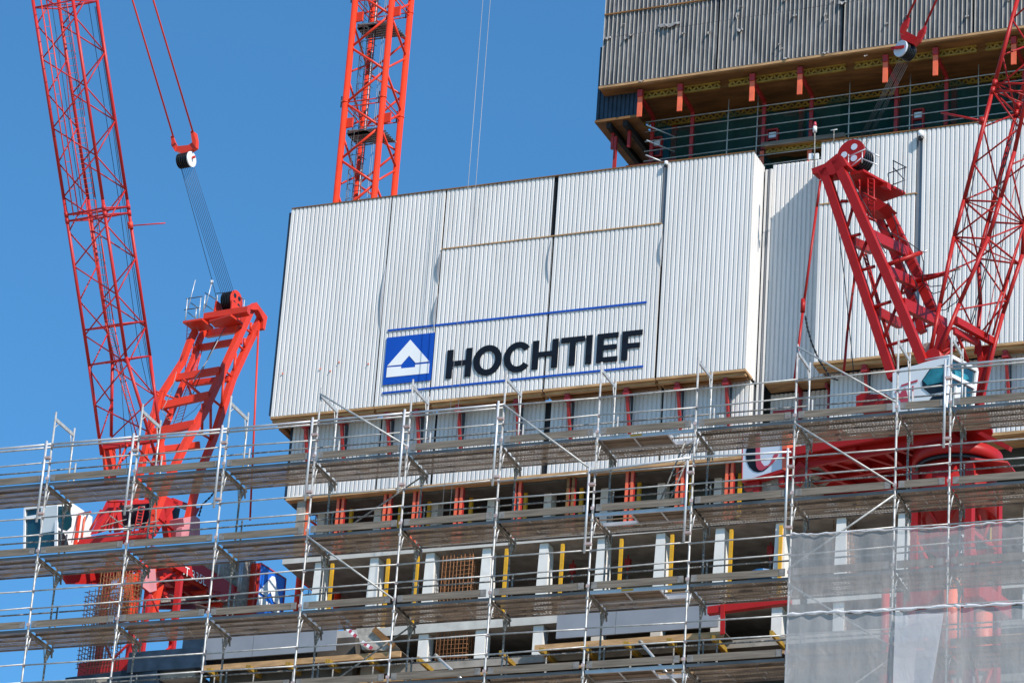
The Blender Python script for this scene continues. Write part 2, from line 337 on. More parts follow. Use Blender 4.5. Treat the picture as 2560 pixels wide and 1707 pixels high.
# lower strip screen
sc2=thing('lower_screen',F.P(0,1,31.6),'shaded lower tier of white corrugated screen under the lettered screen, held by red struts','protection screen')
Z0=31.72; Z1=35.22
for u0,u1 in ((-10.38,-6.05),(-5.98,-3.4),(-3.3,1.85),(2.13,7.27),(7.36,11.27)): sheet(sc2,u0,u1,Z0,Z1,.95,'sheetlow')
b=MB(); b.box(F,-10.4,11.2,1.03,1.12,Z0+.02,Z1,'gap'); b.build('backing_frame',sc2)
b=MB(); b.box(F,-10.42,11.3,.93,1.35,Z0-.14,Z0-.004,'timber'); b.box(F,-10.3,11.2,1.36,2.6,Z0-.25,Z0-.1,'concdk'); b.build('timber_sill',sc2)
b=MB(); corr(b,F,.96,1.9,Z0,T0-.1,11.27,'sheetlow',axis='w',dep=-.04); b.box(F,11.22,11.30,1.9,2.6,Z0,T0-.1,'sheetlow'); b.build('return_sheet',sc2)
b=MB(); b.box(F,-10.52,-10.4,.97,1.9,Z0-.05,Z1,'dksheet'); b.build('side_sheet',sc2)
def strut(par,u,w1=.95,z=T0-.26,l=1.95):
    b=MB(); b.box(F,u-.09,u+.09,.16,w1-.05,z-.13,z,'redsteel'); b.box(F,u-.14,u+.14,.2,.45,z-.3,z-.131,'redsteel')
    b.prism([F.P(u-.055,.25,z-.14),F.P(u-.055,.5,z-.14),F.P(u-.055,w1-.02,z-l),F.P(u-.055,w1-.12,z-l)],F.u*.11,'redsteel')
    b.prism([F.P(u+.056,.6,z-.14),F.P(u+.056,w1-.02,z-.14),F.P(u+.056,w1-.02,z-l+.1)],F.u*.03,'dksheet')
    b.build('strut',par)
for px in (773,863,978,1052,1155,1300,1428,1575,1702,1822): strut(sc2,F.L(F.at(px,1010-(px-773)*.122,w=.5))[0])

# recess and right-hand screens
sc3=thing('recessed_screen',F.P(13,1.5,35.3),'narrow white corrugated screen set back between the lettered screen and the right one','protection screen')
sheet(sc3,11.75,15.2,35.3,45.83,1.5)
b=MB(); b.box(F,11.42,11.52,1.42,1.5,31.6,45.6,'sheet'); b.box(F,11.56,11.64,1.4,1.49,31.6,45.6,'galvseam'); b.box(F,11.66,11.74,1.40,1.49,31.6,45.6,'sheet'); b.build('corner_profile',sc3)
b=MB(); b.box(F,11.75,15.2,1.6,1.7,35.3,45.8,'gap'); b.build('backing_frame',sc3)
b=MB(); b.box(F,11.75,15.2,1.45,2.4,35.18,35.28,'timber'); b.build('timber_sill',sc3)
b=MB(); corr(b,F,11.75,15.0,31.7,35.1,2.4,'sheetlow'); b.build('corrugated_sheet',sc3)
b=MB()
for u in (13.1,14.4): b.box(F,u,u+.12,1.7,2.35,34.9,35.1,'redsteel'); b.box(F,u,u+.1,2.1,2.35,33.2,34.9,'redsteel')
b.box(F,12.0,13.3,2.0,2.1,34.0,34.15,'redsteel'); b.build('strut',sc3)
sc4=thing('right_screen',F.P(20,.5,35.3),'white corrugated climbing screen at the right behind the deep red crane','protection screen')
sheet(sc4,14.45,18.72,35.3,ZJ-.03,0); sheet(sc4,14.45,18.78,ZJ+.03,45.83,.02); sheet(sc4,19.02,27.5,35.3,45.83,0)
b=MB(); b.box(F,14.46,27.5,.10,.2,35.32,45.8,'gap'); b.build('backing_frame',sc4)
b=MB(); b.box(F,18.74,19.01,.075,.09,35.3,45.75,'galvseam'); b.build('joint_sheet',sc4)
b=MB(); b.box(F,14.45,18.8,-.03,.06,ZJ-.025,ZJ+.025,'timber'); b.build('timber_batten',sc4)
b=MB(); b.box(F,14.43,27.5,-.03,.2,45.84,45.88,'timberdk'); b.build('top_rail',sc4)
b=MB(); b.box(F,14.44,14.46,.03,1.5,35.3,45.83,'sheet'); b.build('return_sheet',sc4)
b=MB(); b.box(F,14.4,27.5,0,.93,35.18,35.29,'timber'); b.box(F,14.5,27.5,.14,.34,35.05,35.178,'timber'); b.build('timber_sill',sc4)
for u in (16.6,19.9,22.7,25.4): strut(sc4,u,.95,35.04)
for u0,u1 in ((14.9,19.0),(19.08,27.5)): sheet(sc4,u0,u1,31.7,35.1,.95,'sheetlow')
b=MB(); b.box(F,14.9,27.5,1.01,1.1,31.7,35.1,'gap'); b.box(F,14.85,27.5,.93,2.4,31.56,31.69,'timber'); b.build('lower_backing',sc4)
b=MB(); p=F.at(2302,344,w=-.15); b.tube(p+Vector((0,0,.02)),p+Vector((0,0,.3)),.13,'cabw',12); b.tube(p+Vector((0,0,-.12)),p,.09,'black',12,.13); cm=b.build('surveillance_camera'); cm['label']='small round white camera with a black lens at the top joint of the right screen'; cm['category']='camera'
b=MB(); p=F.at(1665,413,w=-.12); b.tube(p,p+Vector((0,0,.18)),.09,'cabw',10); b.tube(p-Vector((0,0,.08)),p-Vector((0,0,.001)),.05,'black',10,.08); cm=b.build('surveillance_camera'); cm['label']='tiny white camera at the top joint of the lettered screen'; cm['category']='camera'

# ================================================================== upper dark block
D=Frame(0,0,0,-2.6,F.at(1500,220,w=0)); zb=D.L(D.at(1500,220,w=0))[2]; ub=0.0
sc5=thing('upper_screen',D.P(8,0,zb),'dark grey ribbed screen with torn foil hanging over the timber gallery at the top','protection screen')
seams=[0,D.L(D.at(1793,180,w=0))[0],D.L(D.at(2108,134,w=0))[0],D.L(D.at(2436,82,w=0))[0],27]
ztop=zb+9
for a,c in zip(seams,seams[1:]):
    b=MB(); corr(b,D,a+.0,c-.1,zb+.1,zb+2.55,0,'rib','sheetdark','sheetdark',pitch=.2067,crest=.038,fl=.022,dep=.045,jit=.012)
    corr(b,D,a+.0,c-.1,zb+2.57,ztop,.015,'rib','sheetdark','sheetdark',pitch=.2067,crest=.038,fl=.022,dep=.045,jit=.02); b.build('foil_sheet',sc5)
b=MB(); b.box(D,.02,27,.09,.2,zb,ztop,'gap'); b.build('backing_frame',sc5)
b=MB(); b.box(D,-.05,27,-.05,.1,zb-.06,zb+.05,'timber'); b.box(D,0,D.L(D.at(1720,0,w=0))[0]+2,-.04,.02,D.L(D.at(1600,25,w=0))[2]-.03,D.L(D.at(1600,25,w=0))[2]+.03,'timberdk'); b.build('timber_batten',sc5)
# torn foil flaps
b=MB()
def flap(px,py,wd,h):
    n=7; pts=[]
    u,_,z=D.L(D.at(px,py,w=0))
    for i in range(n):
        t=i/n
        for t0,t1 in ((t,(i+1)/n),):
            f=lambda q:(u+wd*q,-.04-.10*math.sin(math.pi*q)-.03*math.sin(q*17),z-h*.4*math.sin(math.pi*q)*(1+.4*math.sin(q*13)))
            g=lambda q:(u+wd*q,-.005,z+h*(.3+.1*math.sin(q*9)))
            b.face([D.P(*g(t0)),D.P(*g(t1)),D.P(*f(t1)),D.P(*f(t0))],'foil')
for a in ((1645,68,1.05,.35),(1512,98,.3,.25),(1842,78,.3,.3),(1571,90,.25,.2),(2055,135,.3,.2),(1958,148,.3,.2),(2095,10,.4,.3),(1840,40,.15,.5),(2060,40,.15,.4),(1597,205,.3,.2),(1960,0,.15,.3)): flap(*a)
for k in range(16):
    flap(random.uniform(1520,2540),random.uniform(-5,150),random.uniform(.06,.22),random.uniform(.1,.3))
b.build('foil_tear',sc5)
sd=D.L(D.at(1489,302,w=.6)); 
b=MB(); corr(b,D,sd[0],sd[0]+2.2,sd[2],sd[2]+3.8,.62,'dksheet',dep=.05); b.box(D,sd[0],sd[0]+2.2,.7,.75,sd[2],sd[2]+3.8,'dksheet'); b.build('side_sheet',sc5)
b=MB(); b.box(D,sd[0]-.02,sd[0]+2.0,.55,6.0,sd[2]-.13,sd[2]-.01,'timberdk')
for u in (.5,1.3): b.box(D,sd[0]+u,sd[0]+u+.22,.7,6.0,sd[2]-.4,sd[2]-.131,'gap')
b.build('side_gallery_floor',sc5)
b=MB(); b.box(D,0,27,.1,1.0,zb-.12,zb-.062,'timberdk'); b.box(D,.2,27,1.0,3.3,zb-.30,zb-.22,'timberdk'); b.box(D,.0,27,.98,1.04,zb-.22,zb-.06,'timberdk'); b.build('gallery_floor',sc5)
def hbeam(b,Fr,u0,u1,w,z0,z1,m='yeldull'):
    h=z1-z0; b.box(Fr,u0,u1,w-.05,w+.05,z0,z0+h*.2,m); b.box(Fr,u0,u1,w-.05,w+.05,z1-h*.2,z1,m)
    n=int((u1-u0)/.32); zz0,zz1=z0+h*.2,z1-h*.2
    for i in range(n):
        a=u0+(u1-u0)*i/n; c=u0+(u1-u0)*(i+.5)/n; d=u0+(u1-u0)*(i+1)/n
        for p,q in (((a,zz0),(c,zz1)),((c,zz1),(d,zz0))):
            b.beam(Fr.P(p[0],w,p[1]),Fr.P(q[0],w,q[1]),.04,.085,m)
for a,c in zip(seams,seams[1:]):
    b=MB(); hbeam(b,D,a+.3,c-.12,.75,zb-.47,zb-.122); b.build('gallery_beam',sc5)
b=MB(); hbeam(b,D,.8,27,3.1,zb-.66,zb-.302); b.build('gallery_beam',sc5)
# hangers and posts
zpost=45.9
for px in (1604,1704,1884,2003,2216,2341,2536):
    py=202+(px-1604)*-.145+6; p=D.at(px,py,w=.45); u=D.L(p)[0]
    b=MB(); b.box(D,u-.11,u+.11,.35,.43,zb-1.55,zb-.5,'orange'); b.box(D,u-.12,u+.12,.3,.5,zb-.55,zb-.2,'redsteel')
    b.build('hanger',sc5)
    b=MB(); b.beam(D.P(u,.45,zb-.5),D.P(u,2.05,zb-.7),.12,.2,'redsteel'); b.build('cross_arm',sc5)
    b=MB(); b.box(D,u-.08,u+.08,2.0,2.12,zpost+1,zb-.7,'redsteel'); b.box(D,u-.10,u+.10,1.97,2.0,zpost-.6,zpost+.9,'orange'); b.build('gallery_post',sc5)
b=MB()
for k in range(8): 
    z=zb-1.0-.5*k; b.tube(D.P(1.55,1.9,z),D.P(27,1.9,z),.028,'galv' if k<7 else 'galvB',6)
for u in (5.5,6.9,11.2,14.0,17.1,22.4,24): b.tube(D.P(u,1.95,zb-.4),D.P(u,1.95,45.8),.03,'galv',6)
b.build('gallery_railing',sc5)
for du,dz in ((-.05,.0),(.75,.0),(.1,-1.5)):
    u=sd[0]+.6+du; b=MB(); b.box(D,u,u+.13,1.2,1.35,sd[2]-1.2+dz,sd[2]+.9+dz,'redsteel'); b.build('hanger',sc5)
b=MB(); b.box(D,sd[0]+.9,sd[0]+3.3,2.3,2.5,sd[2]-1.9,sd[2]-1.55,'redsteel'); b.build('cross_arm',sc5)
b=MB()
for k in range(4): a=D.P(2.0,1.0,zb-1.7-.75*k); b.tube(a,a+D.u*.9+D.w*1.2-D.z*.1,.035,'galvB',6)
b.build('short_rail',sc5)
# core behind the gallery
core=thing('tower_core',D.P(10,4,44),'shaded concrete core behind the green netting of the upper gallery','concrete core')
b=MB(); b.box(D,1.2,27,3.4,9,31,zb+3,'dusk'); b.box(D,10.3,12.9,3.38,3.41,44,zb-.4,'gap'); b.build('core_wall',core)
b=MB()
for u in (2.3,6.4,8.4,12.9,15.5,18.2,20.4,24.0): b.box(D,u,u+.22,3.2,3.39,45,zb-.4,'redsteel')
parts(b,'formwork_waler',core)
b=MB(); b.box(D,1.9,2.25,3.2,3.3,45,zb-.6,'bluefoil'); b.box(D,8.8,9.1,3.2,3.3,46.8,zb-.9,'bluefoil'); b.box(D,20.9,21.2,3.2,3.3,45,zb-1.5,'bluefoil'); b.build('blue_foil_strip',core)
nb=MB(); n=60
def nf(u,z): return D.P(u,2.5+.12*math.sin(u*2.3)+.1*math.sin(u*5.1+z*3),z+(.25*math.sin(u*1.3)+.15*math.sin(u*3.7) if z>48 else 0))
for i in range(n):
    u0=1.8+25*i/n; u1=1.8+25*(i+1)/n
    for z0,z1 in ((45.6,46.5),(46.5,47.6),(47.6,49.0)): nb.face([nf(u0,z0),nf(u1,z0),nf(u1,z1),nf(u0,z1)],'teal')
nn=nb.build('safety_net'); nn['label']='dark green safety netting draped behind the gallery railing'; nn['category']='safety net'
gn_=[(1640,360,'red framed switch cabinet behind the railing, leftmost of three'),(1930,340,'red framed switch cabinet behind the railing, middle of three'),(2294,290,'red framed switch cabinet behind the railing, rightmost of three')]
for px,py,lb in gn_:
    p=D.at(px,py+8,w=2.2); u,_,z=D.L(p); t=thing('switch_cabinet',D.P(u,2.2,z-.5),lb,'cabinet','switch cabinets on the upper gallery')
    b=MB()
    for du in (-.26,.22): b.box(D,u+du,u+du+.06,2.15,2.35,z-.5,z+.5,'redsteel')
    for dz in (-.5,-.05,.44): b.box(D,u-.2,u+.22,2.15,2.3,z+dz,z+dz+.06,'redsteel')
    b.build('frame',t)
    b=MB(); b.box(D,u-.16,u+.18,2.2,2.3,z+.08,z+.34,'cabw'); b.build('panel',t)
    b=MB(); b.box(D,u-.16,u+.18,2.2,2.3,z-.38,z-.1,'black'); b.build('door',t)
# timber platform in the recess
pf=thing('timber_platform',F.P(13,1,45.9),'timber platform with yellow lattice beams at the top of the screen recess','platform')
b=MB(); b.box(F,11.2,15.0,1.5,3.6,46.85,46.93,'timber'); b.box(F,11.15,15.0,1.44,1.495,46.80,47.0,'toe'); b.build('floor',pf)
b=MB(); hbeam(b,F,11.3,14.9,1.75,46.58,46.84); b.build('lattice_beam',pf); b=MB(); b.box(F,11.2,15.0,1.9,3.6,46.62,46.83,'timberdk'); b.build('timber_beam',pf); 
# flood lights / aviation lamp on a pole near crane tip
lp=thing('warning_lamp',RC.P(-6,4,31),'red warning lamp and wind vane on thin poles beside the deep red crane tip','lamp')
p0=F.at(2036,420,w=-.5); p1=F.at(2037,330,w=-.5); b=MB(); b.tube(p0,p1,.03,'galvD',6); b.build('pole',lp)
b=MB(); b.tube(p1,p1+Vector((0,0,.25)),.09,'cabw',10); b.tube(p1+Vector((0,0,.26)),p1+Vector((0,0,.48)),.09,'redsign',10,.05); b.build('lamp',lp)
q0=F.at(2084,360,w=-.5); q1=F.at(2085,325,w=-.5); b=MB(); b.tube(q0,q1,.025,'galvD',6); b.tube(q1-F.u*.15,q1+F.u*.15,.02,'cabw',6); b.build('vane',lp)
b=MB()
for px in (2028,2041): p=F.at(px,392,w=-.4); b.box(F,F.L(p)[0]-.1,F.L(p)[0]+.1,-.45,-.35,F.L(p)[2]-.14,F.L(p)[2]+.14,'white')
b.build('floodlight',lp)

# ================================================================== concrete building
bd=thing('concrete_building',F.P(5,5,20),'raw concrete tower storeys with pale columns under the white screens','building')
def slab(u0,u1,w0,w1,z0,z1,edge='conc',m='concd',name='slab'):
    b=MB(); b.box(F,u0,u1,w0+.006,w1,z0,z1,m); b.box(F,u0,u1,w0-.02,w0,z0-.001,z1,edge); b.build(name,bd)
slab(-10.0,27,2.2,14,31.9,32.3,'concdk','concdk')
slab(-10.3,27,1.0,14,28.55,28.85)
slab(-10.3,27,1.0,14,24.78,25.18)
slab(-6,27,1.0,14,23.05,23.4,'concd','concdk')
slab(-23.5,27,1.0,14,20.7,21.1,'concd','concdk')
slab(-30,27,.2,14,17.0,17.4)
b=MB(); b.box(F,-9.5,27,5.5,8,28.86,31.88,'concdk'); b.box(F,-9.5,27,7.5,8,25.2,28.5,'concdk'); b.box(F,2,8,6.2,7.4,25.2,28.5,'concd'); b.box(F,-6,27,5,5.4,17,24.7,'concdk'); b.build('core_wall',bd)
G=2.672
for k in range(-3,9):
    u=-.5+G*k
    if u<-9: continue
    u=F.L(F.at(1227+(u+.5)*53.2,1279-(u+.5)*5.9,w=2.5))[0]
    b=MB(); b.box(F,u-.19,u+.15,2.5,3.1,28.86,31.88,'colw'); b.build('column',bd)
for k in range(-3,10):
    u=-.5+G*k
    b=MB(); a=[F.P(u-.30,1.12,25.19),F.P(u+.26,1.12,25.19),F.P(u+.26,1.75,25.19),F.P(u-.30,1.75,25.19)]; c=[F.P(u-.22,1.12,28.54),F.P(u+.17,1.12,28.54),F.P(u+.17,1.75,28.54),F.P(u-.22,1.75,28.54)]
    b.hexa(a+c,'colw'); b.build('column',bd)
    if k>-2:
        b=MB(); b.box(F,u-.26,u+.2,1.12,1.7,23.41,24.77,'colw'); b.build('column',bd)
b=MB(); b.box(F,-9.9,-9.5,1.1,1.6,28.9,31.7,'concd'); b.build('column',bd)
# lower edge at left
b=MB(); b.box(F,-28,-13.4,-.3,2,23.0,23.35,'concd'); b.build('parapet',bd)  # darker concrete stands in for shade over this edge
b=MB(); b.box(F,-27.5,-13.1,.3,1.2,20,22.99,'concdk'); b.box(F,-13.1,-6.2,.6,1.2,21.2,24.7,'concdk'); b.box(F,-6.2,27,3.0,3.4,21.2,23.04,'concdk'); b.build('shade_infill',bd)  # near-black walls added for the darkness of the lowest storeys
b=MB(); b.box(F,-16.6,-13.0,-.6,.8,23.36,24.3,'dksheet'); b.build('dark_upstand',bd)
# precast panels
for nm,u0,u1,z0,z1,lb in (('precast_wall',-13.1,-6.75,23.85,25.7,'grey facade panel with shade in its colour under the blue crane sign'),('precast_wall',3.5,10.7,23.62,25.3,'grey facade panel with shade in its colour between the two concrete column rows')):
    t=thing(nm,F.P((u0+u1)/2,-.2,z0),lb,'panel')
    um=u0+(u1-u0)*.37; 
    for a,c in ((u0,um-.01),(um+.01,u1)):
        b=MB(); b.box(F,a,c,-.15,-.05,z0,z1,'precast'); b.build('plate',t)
    if u0<0:
        b=MB(); b.box(F,-14.2,-13.12,-.2,.3,z0-.3,z1,'dksheet'); b.build('end_plate',t)
# formwork tables below
def table(u0,u1,z,lb,step=1.9):
    t=thing('formwork_table',F.P((u0+u1)/2,0,z-2),lb,'formwork')
    b=MB(); b.box(F,u0,u1,-.1,4.5,z-.04,z,'concdk'); b.build('plywood',t)  # near-black ply, the dark underside is put into its colour
    for w in (-.25,1.6): b=MB(); b.box(F,u0,u1,w,w+.12,z-.30,z-.042,'timber'); b.build('timber_beam',t)
    u=u0+.5
    while u<u1:
        b=MB(); hb=.2; b.box(F,u-.05,u+.05,-.55,1.3,z-.52,z-.302,'yeldull'); b.box(F,u-.16,u-.06,-.6,1.3,z-.50,z-.304,'yeldull'); b.build('yellow_beam',t)
        b=MB(); b.tube(F.P(u,-.1,z-.52),F.P(u,-.1,z-1.2),.035,'galvD',8); b.tube(F.P(u,-.1,z-1.2),F.P(u,-.1,z-2.5),.05,'galvD',8); b.build('prop',t)
        u+=step
table(-13.0,-3.6,23.6,'formwork table of timber and yellow beams below the left grey panel')
table(2.6,11.0,23.4,'formwork table of timber and yellow beams below the right grey panel')
b=MB()
for u in (-2.6,1.2,13.2): b.box(F,u-.06,u+.06,-.6,3,22.9,23.1,'yeldull')
for z in (22.3,21.7): b.box(F,-12,27,.0,.1,z,z+.12,'timber')
b.box(F,-12.5,11,.4,6,22.0,22.1,'timberdk')
t=b.build('timber_shoring'); t['label']='loose timber and yellow beam shoring in the dark lowest storey'; t['category']='shoring'
# props
rg='red twin climbing rails in the top open storey'; yg='yellow safety posts between the concrete columns'
ord_=['leftmost','second from left','third from left','fourth from left','fifth from left','sixth from left','seventh from left','eighth from left','ninth from left','rightmost']
for i,u in enumerate([-9.55,-7.83,-5.54,-4.12,-2.1,.66,3.16,5.88,8.18,10.42]):
    t=thing('climbing_rail',F.P(u,1,28.86),('brown ' if i==6 else 'orange red ')+'twin steel rail in the top open storey, '+ord_[i],'steel rail',rg)
    mm='timberdk' if i==6 else 'orange'
    for du in (-.17,.07):
        b=MB(); b.box(F,u+du,u+du+.12,1.2,1.4,28.87,31.58,mm); b.box(F,u+du+.121,u+du+.15,1.23,1.38,28.9,31.5,'redsteel'); b.build('channel',t)
    b=MB(); 
    for z in (29.2,30.1,31.0): b.box(F,u-.04,u+.07,1.26,1.34,z,z+.1,mm)
    b.build('bolt_plate',t)
for i,u in enumerate([-7.4,-5.0,-3.6,-1.6,1.0,3.62,6.3,8.7,10.9,16.2]):
    b=MB(); b.box(F,u-.42,u-.27,2.2,2.34,28.86,31.86,'yellow'); b.box(F,u-.44,u-.25,2.19,2.198,28.9,29.0,'yellow')
    t=b.build('safety_post'); t['label']='thin yellow post beside a red rail, top open storey, '+ord_[i]; t['category']='safety post'; t['group']=yg
for i,u in enumerate([-7.85,-5.15,-3.75,.45,3.05,5.75,8.05,10.7,12.9,22.0]):
    b=MB(); b.box(F,u-.07,u+.07,1.0,1.12,25.19,28.4,'yellow'); b.box(F,u-.12,u-.08,1.02,1.1,25.9,26.0,'yellow')
    t=b.build('safety_post'); t['label']='yellow post in the storey with tapering white columns, '+ord_[i]; t['category']='safety post'; t['group']=yg
for i,(u,w_) in enumerate(((2.7,3.2),(-1.3,3.4),(5.3,3.1),(7.0,3.2),(9.6,3),(11.8,3),(-4.3,3.5),(1.0,4.5))):
    t=thing('steel_prop',F.P(u,w_,25.2),'thin steel prop with red head behind the columns, '+['near the rebar cage','left of the rebar cage','below the hatch','under the middle span','left of the blue foil','right of the blue foil','behind the left column','deepest inside'][i],'prop','steel props in the storey')
    b=MB(); b.tube(F.P(u,w_,25.19),F.P(u,w_,27.6),.05,'galvD',8); b.build('tube',t)
    b=MB(); b.box(F,u-.12,u+.12,w_-.12,w_+.12,27.9,28.3,'redsteel'); b.box(F,u-.03,u+.03,w_-.03,w_+.03,27.4,28.5,'redsteel'); b.build('head',t)
b=MB(); p=F.at(725,1465,w=.9); u=F.L(p)[0]; 
b.box(F,u+.5,u+1.3,.98,1.9,26.2,27.0,'poly'); b.box(F,u+.4,u+1.1,.95,1.3,25.3,26.1,'poly'); t=b.build('plastic_wrap'); t['label']='pale blue plastic wrapped round the leftmost white column'; t['category']='plastic sheet'
u=F.L(F.at(1900,1420,w=1))[0]; b=MB()
for i in range(10):
    a=2*math.pi*i/10; c=2*math.pi*(i+1)/10
    b.face([F.P(u+.62*math.cos(a),1.3+.4*math.sin(a),26.15+.05*math.sin(3*a)),F.P(u+.62*math.cos(c),1.3+.4*math.sin(c),26.15+.05*math.sin(3*c)),F.P(u+.45*math.cos(c),1.3+.35*math.sin(c),26.5),F.P(u+.45*math.cos(a),1.3+.35*math.sin(a),26.5)],'bluefoil')
    b.face([F.P(u+.45*math.cos(a),1.3+.35*math.sin(a),26.5),F.P(u+.45*math.cos(c),1.3+.35*math.sin(c),26.5),F.P(u,1.3,26.55)],'bluefoil')
t=b.build('blue_tub'); t['label']='crumpled blue foil at the foot of the grey column by the net'; t['category']='foil'
# rebar cages
def cage(px0,px1,py,z0,z1,w0,w1,m,lb,ring=.2,nv=9):
    a=F.L(F.at(px0,py,w=w0))[0]; c=F.L(F.at(px1,py,w=w0))[0]; b=MB()
    for i in range(nv):
        u=a+(c-a)*i/(nv-1)
        for w_ in (w0,w1): b.tube(F.P(u,w_,z0),F.P(u+random.uniform(-.04,.04),w_,z1+random.uniform(-.1,.3)),.018,m,5)
    for k in range(4):
        for u in (a,c): b.tube(F.P(u,w0+(w1-w0)*k/4,z0),F.P(u,w0+(w1-w0)*k/4,z1),.018,m,5)
    z=z0+.1
    while z<z1:
        j=random.uniform(-.03,.03)
        for (u0,w_0),(u1,w_1) in (((a,w0),(c,w0)),((c,w0),(c,w1)),((c,w1),(a,w1)),((a,w1),(a,w0))): b.tube(F.P(u0-.03,w_0,z+j),F.P(u1+.05,w_1,z-j),.014,m,5)
        z+=ring
    t=b.build('rebar_cage'); t['label']=lb; t['category']='rebar cage'
cage(1105,1180,1430,21.5,28.3,1.1,2.1,'rust','rusty column rebar cage between two white columns')
cage(2085,2130,1330,21.5,28.3,1.3,2.2,'rust','rusty rebar cage beside the hidden crane mast, partly behind the net')
t=thing('warning_board',F.at(800,1590,w=-.4),'red and white striped warning boards leaning by the dark box','warning board')
for (x0,y0,x1,y1) in ((868,1570,890,1590),(905,1603,930,1620)):
    p,q=F.at(x0,y0,w=-.4),F.at(x1,y1,w=-.4); d=q-p
    b=MB()
    for k in range(4): b.beam(p+d*(k/4),p+d*((k+1)/4),.04,.15,'redsign' if k%2 else 'white')
    b.build('board',t)
b=MB(); pts=F.tr([(890,1570),(940,1568),(985,1608),(960,1625),(905,1622)],w=-.3); b.prism(pts,F.w*.7,'concblk'); b.beam(F.at(935,1572,w=-.36),F.at(985,1615,w=-.36),.1,.25,'timberdk'); t=b.build('rubble_skip'); t['label']='cement smeared timber box beside the striped warning boards'; t['category']='box'

# ================================================================== scaffold
sf=thing('facade_scaffold',(12,.6,-8),'galvanised frame scaffold with perforated decks and grey toe boards across the foreground','scaffold')
X=[2.497*i for i in range(-1,10)]+[22.5+1.27,22.5+1.27+2.5,22.5+1.27+5.0]
idx=list(range(-1,13)); NX=len(X)
def X_(i): return X[i+1]
LV=[-1,0,1,2,3]
YB=1.07
for i in range(-1,12):
    x=X_(i)
    b=MB(); b.tube((x,0,-8),(x,0,7.88),.027,'galv',8)
    for z in (-2,0,2,4,6): b.tube((x,0,z-.12),(x,0,z+.12),.034,'galvB',8)
    b.build('standard',sf)
    b=MB(); b.tube((x,YB,-8),(x,YB,5.8),.027,'galvD',8); b.tube((x,YB,5.8),(x,YB,7.88),.026,'galv',8); b.build('standard',sf)
    # top frame bar and gussets
    b=MB(); b.beam((x,.02,7.68),(x,YB,7.68),.04,.09,'galv'); b.tube((x,.02,7.45),(x,.22,7.64),.013,'galv',5); b.tube((x,YB,7.1),(x,YB-.18,7.64),.013,'galv',5); b.build('frame_head',sf)
    # inner console stubs
    for z in LV:
        b=MB(); b.tube((x+.01,1.34,2*z-.3),(x+.01,1.34,2*z+1.0),.024,'galvD' if z<3 else 'galv',6); b.build('console_post',sf)
        b=MB(); b.beam((x+.03,.02,2*z-.2),(x+.03,1.36,2*z-.2),.04,.055,'flange'); b.beam((x+.03,.05,2*z-.28),(x+.03,YB,2*z-.28),.02,.03,'flange')
        b.prism([(x+.0,YB-.05,2*z-.25),(x+.0,1.30,2*z-.25),(x+.0,YB-.0,2*z-.62)],(.02,0,0),'galvD')
        b.tube((x+.02,YB-.2,2*z-.25),(x+.02,YB-.02,2*z-.85),.014,'galvD',5); b.beam((x+.05,1.22,2*z-.22),(x+.05,1.28,2*z-.42),.03,.05,'flange')
        b.build('transom',sf)
spl={-1:7.05,0:7.05,1:7.05,2:7.05,3:7.05,4:7.05,5:7.05,6:5.1,7:5.2,8:5.15,10:7.1}
for i,zt in spl.items():
    x=X_(i); b=MB(); b.tube((x-.13,-.06,zt-2.25),(x-.13,-.06,zt),.032,'galvB',8); b.box(S,x-.14,x+.03,-.09,.02,zt-.5,zt-.44,'coupler'); b.box(S,x-.14,x+.03,-.09,.02,zt-2.05,zt-1.99,'coupler'); b.build('guard_post',sf)
cp=MB()
for i in range(-1,12):
    x=X_(i)
    for z in LV+[4]:
        if z==4: continue
        cp.box(S,x-.035,x+.045,-.07,-.045,2*z-.04,2*z+.04,'coupler'); cp.box(S,x-.032,x+.032,-.035,.035,2*z-.32,2*z-.27,'galv')
        for h in (.44,.92): cp.box(S,x-.03,x+.045,-.045,.02,2*z+h-.022,2*z+h+.022,'coupler')
        cp.tube((x+.03,-.03,2*z-.55),(x+.11,-.03,2*z-.4),.014,'galvB',5); cp.tube((x+.02,.0,2*z-.8),(x+.1,.0,2*z-.35),.012,'galv',5)
cp.build('couplers',sf,kind='stuff')
